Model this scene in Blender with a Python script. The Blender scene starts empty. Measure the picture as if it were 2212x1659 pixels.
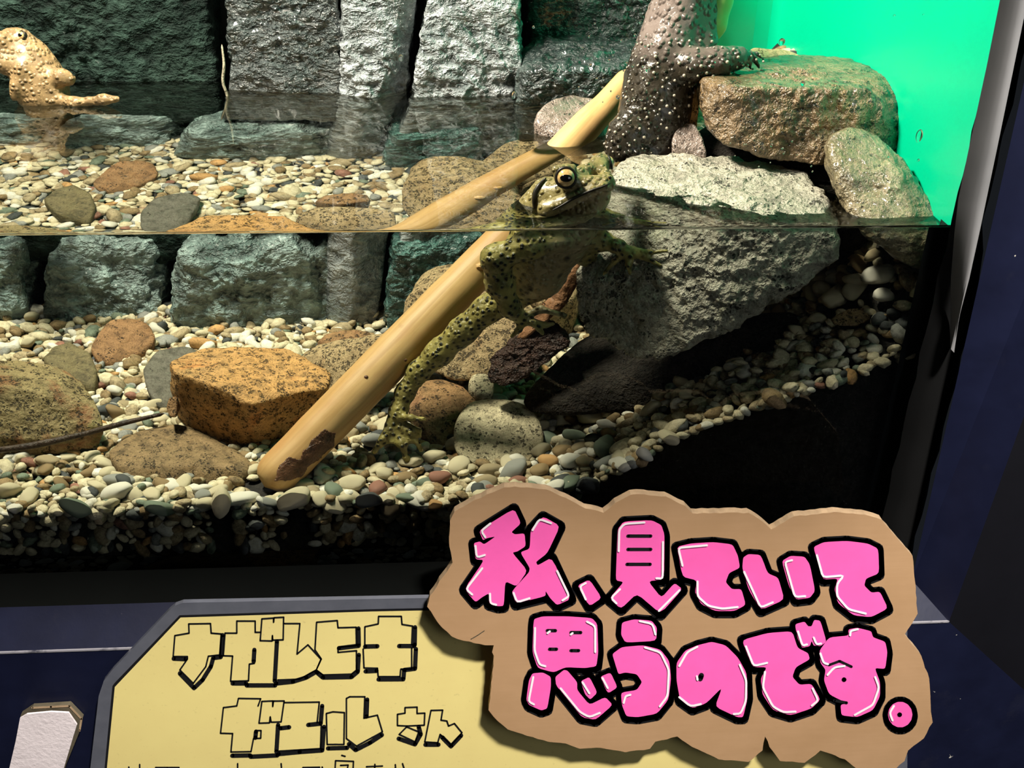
import bpy, bmesh, math, random
import numpy as np
from mathutils import Vector, Matrix
from mathutils.geometry import tessellate_polygon

# ------------------------------------------------------------------ camera, world, lights, exposure
sc = bpy.context.scene
COL = sc.collection
W, H, FPX = 2212.0, 1659.0, 2300.0
CAM = np.array([0.0, -.3726, .15])
YAW, PITCH, ROLL = .07251, .52150, .018209
_cy, _sy, _cp, _sp = math.cos(YAW), math.sin(YAW), math.cos(PITCH), math.sin(PITCH)
FW = np.array([_sy * _cp, _cy * _cp, -_sp])
_r = np.array([_cy, -_sy, 0.0]); _u = np.cross(_r, FW)
RT = math.cos(ROLL) * _r + math.sin(ROLL) * _u
UP = -math.sin(ROLL) * _r + math.cos(ROLL) * _u
cam = bpy.data.cameras.new('camera'); cam_o = bpy.data.objects.new('camera', cam); COL.objects.link(cam_o)
cam.sensor_width = 36; cam.lens = 36 * FPX / W; cam.clip_start = .01; cam.clip_end = 20
cam_o.matrix_world = Matrix(((RT[0], UP[0], -FW[0], CAM[0]), (RT[1], UP[1], -FW[1], CAM[1]),
                             (RT[2], UP[2], -FW[2], CAM[2]), (0, 0, 0, 1)))
sc.camera = cam_o

world = bpy.data.worlds.new('world'); sc.world = world; world.use_nodes = True
world.node_tree.nodes['Background'].inputs[0].default_value = (.75, .85, 1, 1)
world.node_tree.nodes['Background'].inputs[1].default_value = .012


def area(name, loc, target, sx, sy, watts, color, caustic):
    l = bpy.data.lights.new(name, 'AREA'); l.shape = 'RECTANGLE'; l.size = sx; l.size_y = sy
    l.energy = watts; l.color = color
    o = bpy.data.objects.new(name, l); COL.objects.link(o); o.location = loc
    o.rotation_euler = (Vector(target) - Vector(loc)).to_track_quat('-Z', 'Y').to_euler()
    l.cycles.is_caustics_light = caustic
    return o


area('tank_lamp', (-.22, .055, .42), (.02, .09, -.05), .20, .05, 12.0, (1, .92, .77), True)
area('room_lamp', (.208, -.45, .70), (.05, -.04, -.22), .08, .045, 26.0, (1, .95, .88), False)
area('room_fill', (.55, -.60, .16), (.10, 0, -.05), .40, .40, .9, (.95, .97, 1), False)

vs = sc.view_settings
vs.view_transform = 'Standard'; vs.look = 'None'; vs.gamma = 1; vs.use_curve_mapping = False; vs.exposure = 0.0
sc.cycles.max_bounces = 9; sc.cycles.transmission_bounces = 8; sc.cycles.diffuse_bounces = 2
sc.cycles.use_adaptive_sampling = True; sc.cycles.adaptive_threshold = .045; sc.cycles.adaptive_min_samples = 16
sc.cycles.glossy_bounces = 4; sc.cycles.sample_clamp_indirect = 3; sc.cycles.caustics_reflective = False

# ------------------------------------------------------------------ geometry of the view: a pixel of the
# photograph gives a sight line that bends at the water (through the pane, or through the surface)
IOR = 1.33


def _refr(d, n):
    e = 1 / IOR; c = -d @ n
    return e * d + (e * c - math.sqrt(1 - e * e * (1 - c * c))) * n


def path(px, py):
    d = FW + RT * (px - W / 2) / FPX + UP * (H / 2 - py) / FPX
    d = d / np.linalg.norm(d)
    p = CAM + d * (-CAM[1] / d[1])
    if p[2] < 0:
        return [(CAM, d), (p, _refr(d, np.array([0, -1., 0])))]
    if d[2] >= 0:
        return [(CAM, d)]
    q = CAM + d * (-CAM[2] / d[2])
    return [(CAM, d), (q, _refr(d, np.array([0, 0, 1.])))]


def at(px, py, y):
    s = path(px, py)
    p, d = s[1] if (len(s) == 2 and y > s[1][0][1]) else s[0]
    return p + d * ((y - p[1]) / d[1])


def at0(px, py, y):                       # straight line, for what hangs in front of the pane
    d = FW + RT * (px - W / 2) / FPX + UP * (H / 2 - py) / FPX
    return CAM + d * ((y - CAM[1]) / d[1])


def A(*pts):
    return np.array([at(*p) for p in pts])


def bed(x, y):                            # top of the gravel
    x = np.asarray(x, float); y = np.asarray(y, float)
    r = np.interp(x, [.025, .06, .104, .15, .197], [0, .006, .034, .052, .068])
    k = np.interp(x, [.11, .15, .175, .195], [0, .15, .5, 1.3])
    return -.122 + .075 * y + r + k * np.clip(y, 0, .045)


def onbed(px, py):
    p, d = path(px, py)[1]
    t = 0.0
    for _ in range(4000):
        q = p + d * t
        if q[2] <= bed(q[0], q[1]): return q
        t += .0002
    return q


# ------------------------------------------------------------------ numpy noise
_rng = np.random.RandomState(7)
_perm = _rng.permutation(512); _perm = np.concatenate([_perm, _perm, _perm])
_grad = _rng.normal(size=(512, 3)); _grad /= np.linalg.norm(_grad, axis=1)[:, None]


def pnoise(P):
    i = np.floor(P).astype(int); f = P - i; u = f * f * f * (f * (f * 6 - 15) + 10)
    i &= 511; out = 0
    for dx in (0, 1):
        for dy in (0, 1):
            for dz in (0, 1):
                h = _perm[_perm[_perm[(i[:, 0] + dx) & 511] + ((i[:, 1] + dy) & 511)] + ((i[:, 2] + dz) & 511)]
                g = _grad[h]; v = f - np.array([dx, dy, dz])
                w = (u[:, 0] if dx else 1 - u[:, 0]) * (u[:, 1] if dy else 1 - u[:, 1]) * (u[:, 2] if dz else 1 - u[:, 2])
                out = out + w * (g * v).sum(1)
    return out


def fbm(P, oct=4, ridged=False):
    s = 0; a = 1; t = 0
    for o in range(oct):
        n = pnoise(P * 2 ** o + 17.3 * o)
        if ridged: n = .35 - np.abs(n) * 1.4
        s = s + a * n; t += a; a *= .5
    return s / t


# ------------------------------------------------------------------ objects
def tag(o, label=None, cat=None, group=None, kind=None):
    if label: o['label'] = label
    if cat: o['category'] = cat
    if group: o['group'] = group
    if kind: o['kind'] = kind
    return o


def mesh_obj(name, verts, faces, mat, parent=None, smooth=True, base=None, caustic=True):
    """one mesh object; base moves the origin there (world), or to the underside of the mesh"""
    v = np.asarray(verts, float)
    if parent is not None and base is None: base = np.array(parent.location)
    if base is None:
        base = np.array([v[:, 0].mean(), v[:, 1].mean(), v[:, 2].min()])
    v = v - base
    me = bpy.data.meshes.new(name)
    me.from_pydata([tuple(q) for q in v], [], [tuple(int(k) for k in fc) for fc in faces]); me.update()
    if smooth: me.polygons.foreach_set('use_smooth', [True] * len(me.polygons))
    for m in (mat if isinstance(mat, (list, tuple)) else [mat]): me.materials.append(m)
    o = bpy.data.objects.new(name, me); COL.objects.link(o)
    if parent is not None:
        o.parent = parent; o.location = Vector(base) - parent.location
    else:
        o.location = base
    if caustic: o.cycles.is_caustics_receiver = True
    return o


def empty(name, loc):
    o = bpy.data.objects.new(name, None); COL.objects.link(o); o.location = Vector(loc); o.empty_display_size = .01
    return o


def box(lo, hi):
    (a, b, c), (d, e, f) = lo, hi
    v = [(a, b, c), (d, b, c), (d, e, c), (a, e, c), (a, b, f), (d, b, f), (d, e, f), (a, e, f)]
    return v, [(0, 3, 2, 1), (4, 5, 6, 7), (0, 1, 5, 4), (1, 2, 6, 5), (2, 3, 7, 6), (3, 0, 4, 7)]


# ------------------------------------------------------------------ materials
class NB:
    def __init__(s, name):
        s.m = bpy.data.materials.new(name); s.m.use_nodes = True; s.t = s.m.node_tree; s.n = s.t.nodes
        s.b = s.n['Principled BSDF']; s.out = s.n['Material Output']; s.co = None

    def coord(s, scale=None, rand=False):
        if s.co is None: s.co = s.n.new('ShaderNodeTexCoord')
        src = s.co.outputs['Object']
        if rand:
            oi = s.n.new('ShaderNodeObjectInfo'); va = s.n.new('ShaderNodeVectorMath'); va.operation = 'MULTIPLY_ADD'
            s.t.links.new(src, va.inputs[0]); va.inputs[1].default_value = (1, 1, 1)
            s.t.links.new(oi.outputs['Random'], va.inputs[2]); src = va.outputs[0]
        if scale:
            mp = s.n.new('ShaderNodeMapping'); mp.inputs['Scale'].default_value = scale
            s.t.links.new(src, mp.inputs[0]); src = mp.outputs[0]
        return src

    def noise(s, scale, detail=5, rough=.6, vec=None, dist=0):
        n = s.n.new('ShaderNodeTexNoise'); n.inputs['Scale'].default_value = scale; n.inputs['Detail'].default_value = detail
        n.inputs['Roughness'].default_value = rough; n.inputs['Distortion'].default_value = dist
        s.t.links.new(vec or s.coord(), n.inputs['Vector']); return n.outputs['Fac']

    def voro(s, scale, vec=None, feature='F1', rand=1.0):
        n = s.n.new('ShaderNodeTexVoronoi'); n.inputs['Scale'].default_value = scale; n.feature = feature
        n.inputs['Randomness'].default_value = rand
        s.t.links.new(vec or s.coord(), n.inputs['Vector']); return n.outputs['Distance']

    def rng(s, x, a, b, lo=0, hi=1):
        n = s.n.new('ShaderNodeMapRange'); n.inputs[1].default_value = a; n.inputs[2].default_value = b
        n.inputs[3].default_value = lo; n.inputs[4].default_value = hi
        s.t.links.new(x, n.inputs[0]); return n.outputs[0]

    def math(s, op, a, b):
        n = s.n.new('ShaderNodeMath'); n.operation = op
        for k, v in ((0, a), (1, b)):
            if isinstance(v, (int, float)): n.inputs[k].default_value = v
            else: s.t.links.new(v, n.inputs[k])
        return n.outputs[0]

    def mix(s, fac, a, b, mode='MIX'):
        n = s.n.new('ShaderNodeMix'); n.data_type = 'RGBA'; n.blend_type = mode
        for k, v in ((0, fac), (6, a), (7, b)):
            if isinstance(v, (int, float)): n.inputs[k].default_value = v
            elif isinstance(v, tuple): n.inputs[k].default_value = (*v, 1)
            else: s.t.links.new(v, n.inputs[k])
        return n.outputs[2]

    def bump(s, hgt, strength, dist):
        n = s.n.new('ShaderNodeBump'); n.inputs['Strength'].default_value = strength; n.inputs['Distance'].default_value = dist
        s.t.links.new(hgt, n.inputs['Height']); s.t.links.new(n.outputs[0], s.b.inputs['Normal'])

    def attr(s, name):
        n = s.n.new('ShaderNodeAttribute'); n.attribute_name = name; return n

    def set(s, col=None, rough=None, spec=None, coat=None, metal=None):
        if col is not None:
            if isinstance(col, tuple): s.b.inputs['Base Color'].default_value = (*col, 1)
            else: s.t.links.new(col, s.b.inputs['Base Color'])
        if rough is not None:
            if isinstance(rough, (int, float)): s.b.inputs['Roughness'].default_value = rough
            else: s.t.links.new(rough, s.b.inputs['Roughness'])
        if spec is not None: s.b.inputs['Specular IOR Level'].default_value = spec
        if coat is not None: s.b.inputs['Coat Weight'].default_value = coat; s.b.inputs['Coat Roughness'].default_value = .15
        return s


def srgb(r, g, b):
    f = lambda c: (c / 255 / 12.92) if c / 255 <= .04045 else ((c / 255 + .055) / 1.055) ** 2.4
    return (f(r), f(g), f(b))


def rock_mat(name, c1, c2, big=45, fine=420, pits=.0, pitscale=650, rough=.75, bump=.6, bd=.0012, stain=None, stain2=None,
             spec=.3, coat=0, contrast=1.0):
    m = NB(name)
    n1 = m.noise(big, 2); nm = m.noise(fine * .38, 3, .65, dist=.6); n2 = m.noise(fine, 3, .7); n3 = m.noise(fine * 2.7, 2, .7)
    col = m.mix(m.rng(n1, .35, .65), c1, c2)
    for st in (stain, stain2):
        if st:
            sc_, thr, cc, amt = st
            col = m.mix(m.rng(m.noise(sc_, 4, .65, dist=.5), thr, thr + .09, 0, amt), col, cc)
    col = m.mix(m.rng(nm, .45, .72, 0, .5 * contrast), col, tuple(min(1, k * 1.6 + .02) for k in c1))
    col = m.mix(m.rng(nm, .48, .30, 0, .75 * contrast), col, tuple(k * .32 for k in c2))
    col = m.mix(m.rng(n2, .42, .75, 0, .45), col, tuple(min(1, k * 1.6 + .02) for k in c1))
    col = m.mix(m.rng(n3, .50, .30, 0, .6 * contrast), col, tuple(k * .35 for k in c2))
    h = m.math('ADD', m.math('ADD', n2, m.math('MULTIPLY', nm, 1.4)), m.math('MULTIPLY', n3, .45))
    if pits:
        vm = m.n.new('ShaderNodeVectorMath'); vm.operation = 'MULTIPLY_ADD'; nn = m.n.new('ShaderNodeTexNoise'); nn.inputs['Scale'].default_value = fine * .8
        m.t.links.new(m.coord(), nn.inputs['Vector']); m.t.links.new(nn.outputs['Color'], vm.inputs[0]); vm.inputs[1].default_value = (.0022, .0022, .0022); m.t.links.new(m.coord(), vm.inputs[2])
        cut = m.noise(fine * .5, 3, .6)
        size = m.rng(cut, .58 - pits * .20, .78 - pits * .20, .0, .46)
        va = m.voro(pitscale, vec=vm.outputs[0]); vb = m.voro(pitscale * 2.1, vec=vm.outputs[0])
        mask = m.math('MAXIMUM', m.rng(m.math('SUBTRACT', va, size), .04, -.08), m.rng(m.math('SUBTRACT', vb, size), .02, -.12))
        col = m.mix(m.math('MULTIPLY', mask, .9), col, tuple(k * .13 for k in c2))
        h = m.math('SUBTRACT', h, m.math('MULTIPLY', mask, 1.0))
    m.set(col, rough, spec, coat); m.bump(h, bump, bd)
    return m.m


def plain(name, c, rough=.6, spec=.3, var=.12, scale=40, bump=0, coat=0):
    m = NB(name)
    n = m.noise(scale, 4)
    col = m.mix(m.rng(n, .3, .7), tuple(k * (1 - var) for k in c), tuple(min(1, k * (1 + var)) for k in c))
    m.set(col, rough, spec, coat)
    if bump: m.bump(m.noise(scale * 8, 4), bump, .0006)
    return m.m


M = {}
# wet artificial rock of the back wall
def wallrock(name, c1, c2, rough, bump, bd, coat=.9, spec=.6):
    m = NB(name)
    n1 = m.noise(28, 3); n2 = m.noise(95, 4, .6, vec=m.coord((1, 1, 1.6)), dist=.35); n3 = m.noise(330, 4, .65, dist=.3)
    col = m.mix(m.rng(n1, .35, .65), c1, c2)
    col = m.mix(m.rng(n2, .55, .3, 0, .85), col, tuple(k * .15 for k in c2))
    col = m.mix(m.rng(n2, .52, .75, 0, .6), col, tuple(min(1, k * 2.2) for k in c1))
    m.set(col, rough, spec, coat); m.b.inputs['Coat Roughness'].default_value = .12
    m.bump(m.math('ADD', n2, m.math('MULTIPLY', n3, .28)), bump, bd)
    return m.m


M['slab_green'] = wallrock('slab_green', (.020, .037, .029), (.009, .019, .015), .7, 1.0, .007, .02, .08)
M['slab_grey'] = wallrock('slab_grey', (.07, .08, .08), (.025, .04, .038), .25, 1.0, .012)
M['slab_pale'] = wallrock('slab_pale', (.38, .40, .41), (.20, .245, .245), .22, 1.0, .012)
M['slab_dark'] = wallrock('slab_dark', (.03, .045, .042), (.012, .02, .02), .3, 1.0, .008)
M['boulder'] = wallrock('boulder', (.28, .36, .345), (.15, .225, .21), .35, 1.0, .009, .4)
M['boulder_teal'] = wallrock('boulder_teal', (.085, .185, .165), (.042, .11, .097), .3, 1.0, .009, .4)
M['wall_dark'] = plain('wall_dark', (.012, .016, .016), .5, .4)

g = NB('green_panel')
g.set(g.mix(g.rng(g.noise(9, 2), .3, .7), (.0, .52, .27), (.0, .48, .25)), .30, .45); M['green'] = g.m

# frame
fb = NB('blue_paint')
fl = g1 = fb.noise(55, 3)
chips = fb.rng(fb.noise(230, 2, .4), .775, .79)
c = fb.mix(fb.rng(fl, .3, .7), (.0040, .0052, .0175), (.0060, .0078, .025))
c = fb.mix(fb.rng(fb.noise(30, 6, .7), .60, .75, 0, .22), c, (.028, .028, .038))
fb.set(fb.mix(chips, c, (.5, .47, .40)), .42, .35); fb.bump(fb.noise(90, 4), .12, .001); M['blue'] = fb.m
M['blackpaint'] = plain('black_paint', (.004, .004, .006), .7, .1)
M['sill'] = plain('dark_sill_paint', (.0022, .0026, .0022), .8, .06)
M['rubber'] = plain('black_silicone', (.006, .006, .006), .6, .15)
gs = NB('grey_caulk')
gs.set(gs.mix(gs.rng(gs.noise(35, 5), .66, .70), gs.mix(gs.rng(gs.noise(20, 3), .3, .7), (.17, .17, .17), (.27, .265, .265)), (.02, .02, .03)), .7, .2)
M['caulk'] = gs.m

# pane and water
pm = bpy.data.materials.new('clear_pane'); pm.use_nodes = True; pt = pm.node_tree; pt.nodes.clear()
po = pt.nodes.new('ShaderNodeOutputMaterial'); pmx = pt.nodes.new('ShaderNodeMixShader'); ptr = pt.nodes.new('ShaderNodeBsdfTransparent')
pgl = pt.nodes.new('ShaderNodeBsdfGlossy'); pgl.inputs['Roughness'].default_value = .02; pfr = pt.nodes.new('ShaderNodeFresnel'); pfr.inputs[0].default_value = 1.18
ptr.inputs[0].default_value = (.985, .995, .99, 1)
pt.links.new(pfr.outputs[0], pmx.inputs[0]); pt.links.new(ptr.outputs[0], pmx.inputs[1]); pt.links.new(pgl.outputs[0], pmx.inputs[2]); pt.links.new(pmx.outputs[0], po.inputs[0])
M['pane'] = pm


def glassy(name, ior, col=(1, 1, 1)):
    m = bpy.data.materials.new(name); m.use_nodes = True; t = m.node_tree; t.nodes.clear()
    o = t.nodes.new('ShaderNodeOutputMaterial'); gl = t.nodes.new('ShaderNodeBsdfGlass')
    gl.inputs['IOR'].default_value = ior; gl.inputs['Roughness'].default_value = 0; gl.inputs['Color'].default_value = (*col, 1)
    t.links.new(gl.outputs[0], o.inputs[0]); return m


M['water'] = glassy('clear_water', IOR, (.97, .99, .96))
M['drop'] = glassy('water_drop', IOR)

# stones
M['st_orange'] = rock_mat('orange_stone', (.50, .27, .09), (.40, .24, .10), 40, 520, 1.0, 620, stain=(38, .56, (.50, .16, .03), .75), stain2=(60, .60, (.28, .20, .09), .7))
M['st_brown'] = rock_mat('brown_stone', (.23, .15, .07), (.17, .115, .055), 60, 480, .8, 650, bump=.5)
M['st_moss'] = rock_mat('mossy_stone', (.26, .20, .09), (.20, .15, .07), 40, 420, .9, 560, stain=(45, .50, (.20, .062, .022), .8), stain2=(36, .57, (.13, .17, .035), .75))
M['st_red'] = rock_mat('red_brown_stone', (.27, .145, .062), (.22, .115, .05), 50, 500, .8, 700, bump=.4)
M['st_olive'] = rock_mat('olive_stone', (.15, .12, .055), (.11, .09, .045), 60, 450, .25, 800, bump=.35)
M['st_grey'] = rock_mat('grey_olive_stone', (.12, .11, .085), (.09, .085, .06), 60, 450, .2, 800, bump=.35)
M['st_tan'] = rock_mat('speckled_tan_stone', (.37, .27, .14), (.30, .21, .105), 40, 520, 1.15, 560, stain=(50, .60, (.30, .12, .04), .5))
M['st_rust'] = rock_mat('rust_stone', (.28, .155, .065), (.22, .125, .055), 60, 480, .9, 600, stain=(60, .54, (.27, .10, .05), .5))
M['st_oval'] = rock_mat('speckled_oval', (.58, .50, .32), (.48, .41, .26), 50, 560, .85, 520, bump=.6, stain=(50, .63, (.18, .20, .10), .6))
M['st_bigrey'] = rock_mat('rough_grey_rock', (.35, .325, .255), (.25, .235, .18), 35, 240, .55, 420, rough=.5, bump=1.0, bd=.002, stain=(30, .56, (.20, .21, .11), .55), spec=.5)
M['st_bigbrown'] = rock_mat('wet_brown_rock', (.19, .125, .065), (.09, .062, .032), 40, 300, .6, 500, rough=.32, bump=1.0, bd=.002, stain=(36, .52, (.26, .15, .05), .5), spec=.6, coat=.4)
M['st_wetbrown'] = rock_mat('wet_olive_rock', (.20, .16, .09), (.15, .12, .065), 40, 380, .35, 500, rough=.28, bump=.8, bd=.0015, stain=(35, .56, (.16, .15, .05), .5), spec=.6, coat=.5)
M['st_pink'] = rock_mat('wet_pinkish_stone', (.24, .185, .155), (.15, .115, .095), 60, 420, .5, 600, rough=.25, bump=.9, bd=.0012, spec=.6, coat=.5)
M['st_sandy'] = rock_mat('sandy_stone', (.50, .37, .20), (.42, .30, .15), 60, 420, .5, 600)
M['st_dark'] = rock_mat('dark_log', (.014, .010, .006), (.008, .006, .004), 40, 300, .4, 500, rough=.9, bump=1.0, bd=.003)  # near-black tone puts the shade round the log into its colour
PEB = {
    'cream': rock_mat('pebble_cream', (.64, .56, .38), (.52, .44, .28), 160, 700, 0, 420, bump=.4, bd=.0008, contrast=.5, stain=(150, .60, (.48, .36, .19), .5)),
    'white': rock_mat('pebble_white', (.76, .72, .60), (.66, .61, .47), 160, 700, 0, 420, bump=.35, bd=.0008, contrast=.4),
    'tan': rock_mat('pebble_tan', (.40, .32, .19), (.30, .23, .13), 160, 700, 0, 420, bump=.4, bd=.0008),
    'grey': rock_mat('pebble_grey', (.22, .22, .20), (.28, .28, .24), 160, 700, 0, 500, bump=.2, bd=.0006),
    'dark grey': rock_mat('pebble_dark_grey', (.045, .05, .05), (.07, .075, .07), 160, 700, 0, 500, bump=.2, bd=.0006),
    'grey green': rock_mat('pebble_green', (.17, .21, .15), (.13, .16, .11), 160, 700, 0, 500, bump=.2, bd=.0006),
    'brown': rock_mat('pebble_brown', (.28, .19, .09), (.20, .14, .07), 160, 700, 0, 500, bump=.3, bd=.0006),
    'orange': rock_mat('pebble_orange', (.48, .27, .10), (.42, .24, .10), 160, 700, 0, 500, bump=.3, bd=.0006),
    'red': rock_mat('pebble_red', (.27, .125, .085), (.23, .11, .075), 160, 700, 0, 500, bump=.2, bd=.0006),
}
M['sand'] = rock_mat('dark_grit', (.016, .013, .009), (.008, .007, .005), 80, 500, .0, 600)  # bed coloured near black so its bare parts read as gravel in shade

# ------------------------------------------------------------------ the setting
XL, XR, YB = -.34, .1947, .262
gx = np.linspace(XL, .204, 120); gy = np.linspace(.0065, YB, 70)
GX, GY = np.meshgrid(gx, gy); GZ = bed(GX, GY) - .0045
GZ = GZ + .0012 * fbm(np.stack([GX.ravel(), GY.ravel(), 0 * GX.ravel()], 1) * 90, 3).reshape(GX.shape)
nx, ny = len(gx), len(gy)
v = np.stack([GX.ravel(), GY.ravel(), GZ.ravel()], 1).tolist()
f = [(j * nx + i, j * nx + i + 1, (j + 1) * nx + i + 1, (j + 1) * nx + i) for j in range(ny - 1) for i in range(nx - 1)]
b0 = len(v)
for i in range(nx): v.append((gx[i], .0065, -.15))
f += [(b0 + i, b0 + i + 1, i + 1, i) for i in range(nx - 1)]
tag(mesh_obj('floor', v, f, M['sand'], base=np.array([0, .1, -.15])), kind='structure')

wb_v, wb_f = box((XL, YB, -.16), (.205, YB + .012, .30))
wall_back = tag(mesh_obj('wall_back', wb_v, wb_f, M['wall_dark'], smooth=False), kind='structure')
# green side panel, bent round the back corner
th = .004
prof = [(XR, .0), (XR, .246), (XR - .004, .2525), (XR - .012, .255), (.142, .255), (.142, .255 + th), (XR - .009, .255 + th), (XR + .001, .2555), (XR + th, .248), (XR + th, .0)]
v = [(x, y, z) for z in (-.16, .30) for x, y in prof]; n = len(prof)
f = [(i, (i + 1) % n, n + (i + 1) % n, n + i) for i in range(n)] + [tuple(range(n))[::-1], tuple(range(n, 2 * n))]
tag(mesh_obj('wall_right', v, f, M['green'], smooth=False), kind='structure')
v, f = box((XL - .006, 0, -.16), (XL, YB, .30)); tag(mesh_obj('wall_left', v, f, M['wall_dark'], smooth=False), kind='structure')

v, f = box((XL, -.0062, -.16), (XR + .002, -.0003, .30))
tag(mesh_obj('window_1', v, f, M['pane'], smooth=False, caustic=False), kind='structure')

# water: one body, gently rippled on top, creeping up the pane
xs = np.linspace(XL - .003, .2015, 110)
ysw = np.concatenate([[0, .0004, .0008, .0013, .002, .003, .0045, .0065, .009], np.linspace(.0125, YB + .006, 70)])
X, Y = np.meshgrid(xs, ysw)
Pn = np.stack([X.ravel() * 28, Y.ravel() * 40, 0 * X.ravel() + 3.1], 1)
Z = (.00042 * fbm(Pn, 3)).reshape(X.shape) * np.clip(Y / .02, 0, 1) + .0022 * np.exp(-Y / .0019)
v = np.stack([X.ravel(), Y.ravel(), Z.ravel()], 1).tolist(); nx, ny = len(xs), len(ysw)
f = [(j * nx + i, j * nx + i + 1, (j + 1) * nx + i + 1, (j + 1) * nx + i) for j in range(ny - 1) for i in range(nx - 1)]
x0, x1, y1, z0 = xs[0], xs[-1], ysw[-1], -.157


def strip(top, flip):
    b = len(v); k = len(top)
    v.extend(top); v.extend([(p[0], p[1], z0) for p in top])
    for i in range(k - 1):
        q = (b + i, b + i + 1, b + k + i + 1, b + k + i)
        f.append(q if flip else q[::-1])


strip([tuple(v[i]) for i in range(nx)], False)
strip([tuple(v[(ny - 1) * nx + i]) for i in range(nx)], True)
strip([tuple(v[j * nx]) for j in range(ny)], True)
strip([tuple(v[j * nx + nx - 1]) for j in range(ny)], False)
b0 = len(v); v.extend([(x0, 0, z0), (x1, 0, z0), (x1, y1, z0), (x0, y1, z0)]); f.append((b0, b0 + 3, b0 + 2, b0 + 1))
wat = mesh_obj('water', v, f, M['water'], base=np.array([0, .1, z0]), caustic=False)
wat.cycles.is_caustics_caster = True
tag(wat, 'clear still water filling the lower part of the tank', 'water', kind='stuff')

# painted frame round the pane
P0 = (-.0063, -.1500); P1 = (-.022, -.1549); P2 = (-.035, -.1680)
xi, xo = .2031, .2173
v = [(XL - .1, P0[0], P0[1]), (xi + .0, P0[0], P0[1]), (xi, P1[0], P1[1]), (XL - .1, P1[0], P1[1])]
v += [(p[0], p[1], p[2] - .03) for p in v]
tag(mesh_obj('trim_1', v, [(0, 3, 2, 1), (3, 7, 6, 2), (0, 1, 5, 4), (4, 5, 6, 7), (1, 2, 6, 5), (0, 4, 7, 3)], M['sill'], smooth=False), kind='structure')
v = [(XL - .1, *P1), (xi, *P1), (xo, *P2), (XL - .1, *P2), (XL - .1, P2[0], -.40), (.60, P2[0], -.40), (.36, P2[0], -.2955)]
v = [(XL - .1, *P1), (xi, *P1), (xo, *P2), (XL - .1, *P2), (XL - .1, P2[0], -.40), (.46, P2[0], -.40),
     (XL - .1, -.02, -.40), (.46, -.02, -.40)]
tag(mesh_obj('trim_2', v, [(0, 3, 2, 1), (3, 4, 5, 2), (4, 6, 7, 5), (0, 1, 7, 6), (0, 6, 4, 3), (1, 2, 5, 7)], M['blue'], smooth=False), kind='structure')
we = NB('worn_paint_edge'); we.set(we.mix(we.rng(we.noise(120, 5), .34, .50), (.006, .008, .022), (.24, .23, .25)), .6, .3); M['worn'] = we.m
t2 = bpy.data.objects['trim_2']
v, f = box((XL - .1, P2[0] - .0003, P2[1] - .0003), (xo, P2[0] + .0005, P2[1] + .0005)); mesh_obj('worn_edge', v, f, M['worn'], parent=t2, smooth=False, caustic=False)
# right post: bevelled face, then its dark front
tI = at0(2225, -60, -.022); top = .30
xi_t = .190; xo_t = .2445
v = [(xi, P1[0], P1[1]), (xo, P2[0], P2[1]), (xo_t, P2[0], top), (xi_t, P1[0], top), (xi + .03, -.006, P1[1]), (xo + .03, -.006, top)]
tag(mesh_obj('trim_3', v, [(0, 1, 2, 3), (0, 3, 5, 4), (1, 0, 4), (2, 5, 3), (1, 4, 5, 2)], M['blue'], smooth=False), kind='structure')
v = [(xo, P2[0], P2[1]), (.46, P2[0], -.40), (.60, P2[0], -.40), (.60, P2[0], top), (xo_t, P2[0], top)]
v += [(p[0], -.02, p[2]) for p in v]
f = [(0, 1, 2, 3, 4), (9, 8, 7, 6, 5)] + [(i, (i + 5), (i + 1) % 5 + 5, (i + 1) % 5) for i in range(5)]
tag(mesh_obj('trim_4', v, f, M['blackpaint'], smooth=False), kind='structure')
v, f = box((-.46, -.262, .330), (.193, -.0066, .350))
tag(mesh_obj('trim_7', v, f, M['blackpaint'], smooth=False, caustic=False), kind='structure')     # unseen hood, added over the pane to keep the room's light off it
# black silicone bead and grey caulk beside the pane
v, f = [], []
zz = np.linspace(-.152, .29, 40)
for k, z in enumerate(zz):
    xr = XR + .0125 if z < -.02 else XR + .0125 - .006 * min(1, (z + .02) / .03)
    for a in range(7):
        t = a / 6
        v.append((XR - .0035 + (xr - XR + .0035) * t + .0006 * math.sin(z * 900 + a), -.0064 - .006 * math.sin(math.pi * t) ** .6 - .003 * t, z))
    if k: f += [((k - 1) * 7 + a, (k - 1) * 7 + a + 1, k * 7 + a + 1, k * 7 + a) for a in range(6)]
tag(mesh_obj('trim_5', v, f, M['rubber'], caustic=False), kind='structure')
v = [(x_, y_, z_) for z_ in (-.152, .0012) for x_, y_ in ((XR, .0004), (XR - .0085, .0004), (XR - .0045, .0016), (XR - .0012, .005), (XR, .009))]
f = [(i, i + 1, i + 6, i + 5) for i in range(4)] + [(4, 0, 5, 9), (0, 4, 3, 2, 1), (5, 6, 7, 8, 9)]
tag(mesh_obj('trim_8', v, f, M['rubber'], smooth=False), kind='structure')      # sealant in the wet corner
L = [(2240, -420), (2172, -60), (2132, 140), (2093, 320), (2070, 430), (2062, 500), (2054, 600), (2053, 690), (2052, 752)]
Rr = [(2318, -420), (2232, -60), (2187, 160), (2152, 330), (2131, 430), (2117, 497), (2094, 602), (2068, 690), (2054, 754)]
v, f = [], []
for k in range(len(L)):
    a = at0(*L[k], -.0135); c = at0(*Rr[k], -.0215)
    for i in range(7):
        t = i / 6; p = a + (c - a) * t; p[1] -= .0035 * math.sin(math.pi * t)
        v.append(p)
    if k: f += [((k - 1) * 7 + i, k * 7 + i, k * 7 + i + 1, (k - 1) * 7 + i + 1) for i in range(6)]
f = [q[::-1] for q in f]
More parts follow.
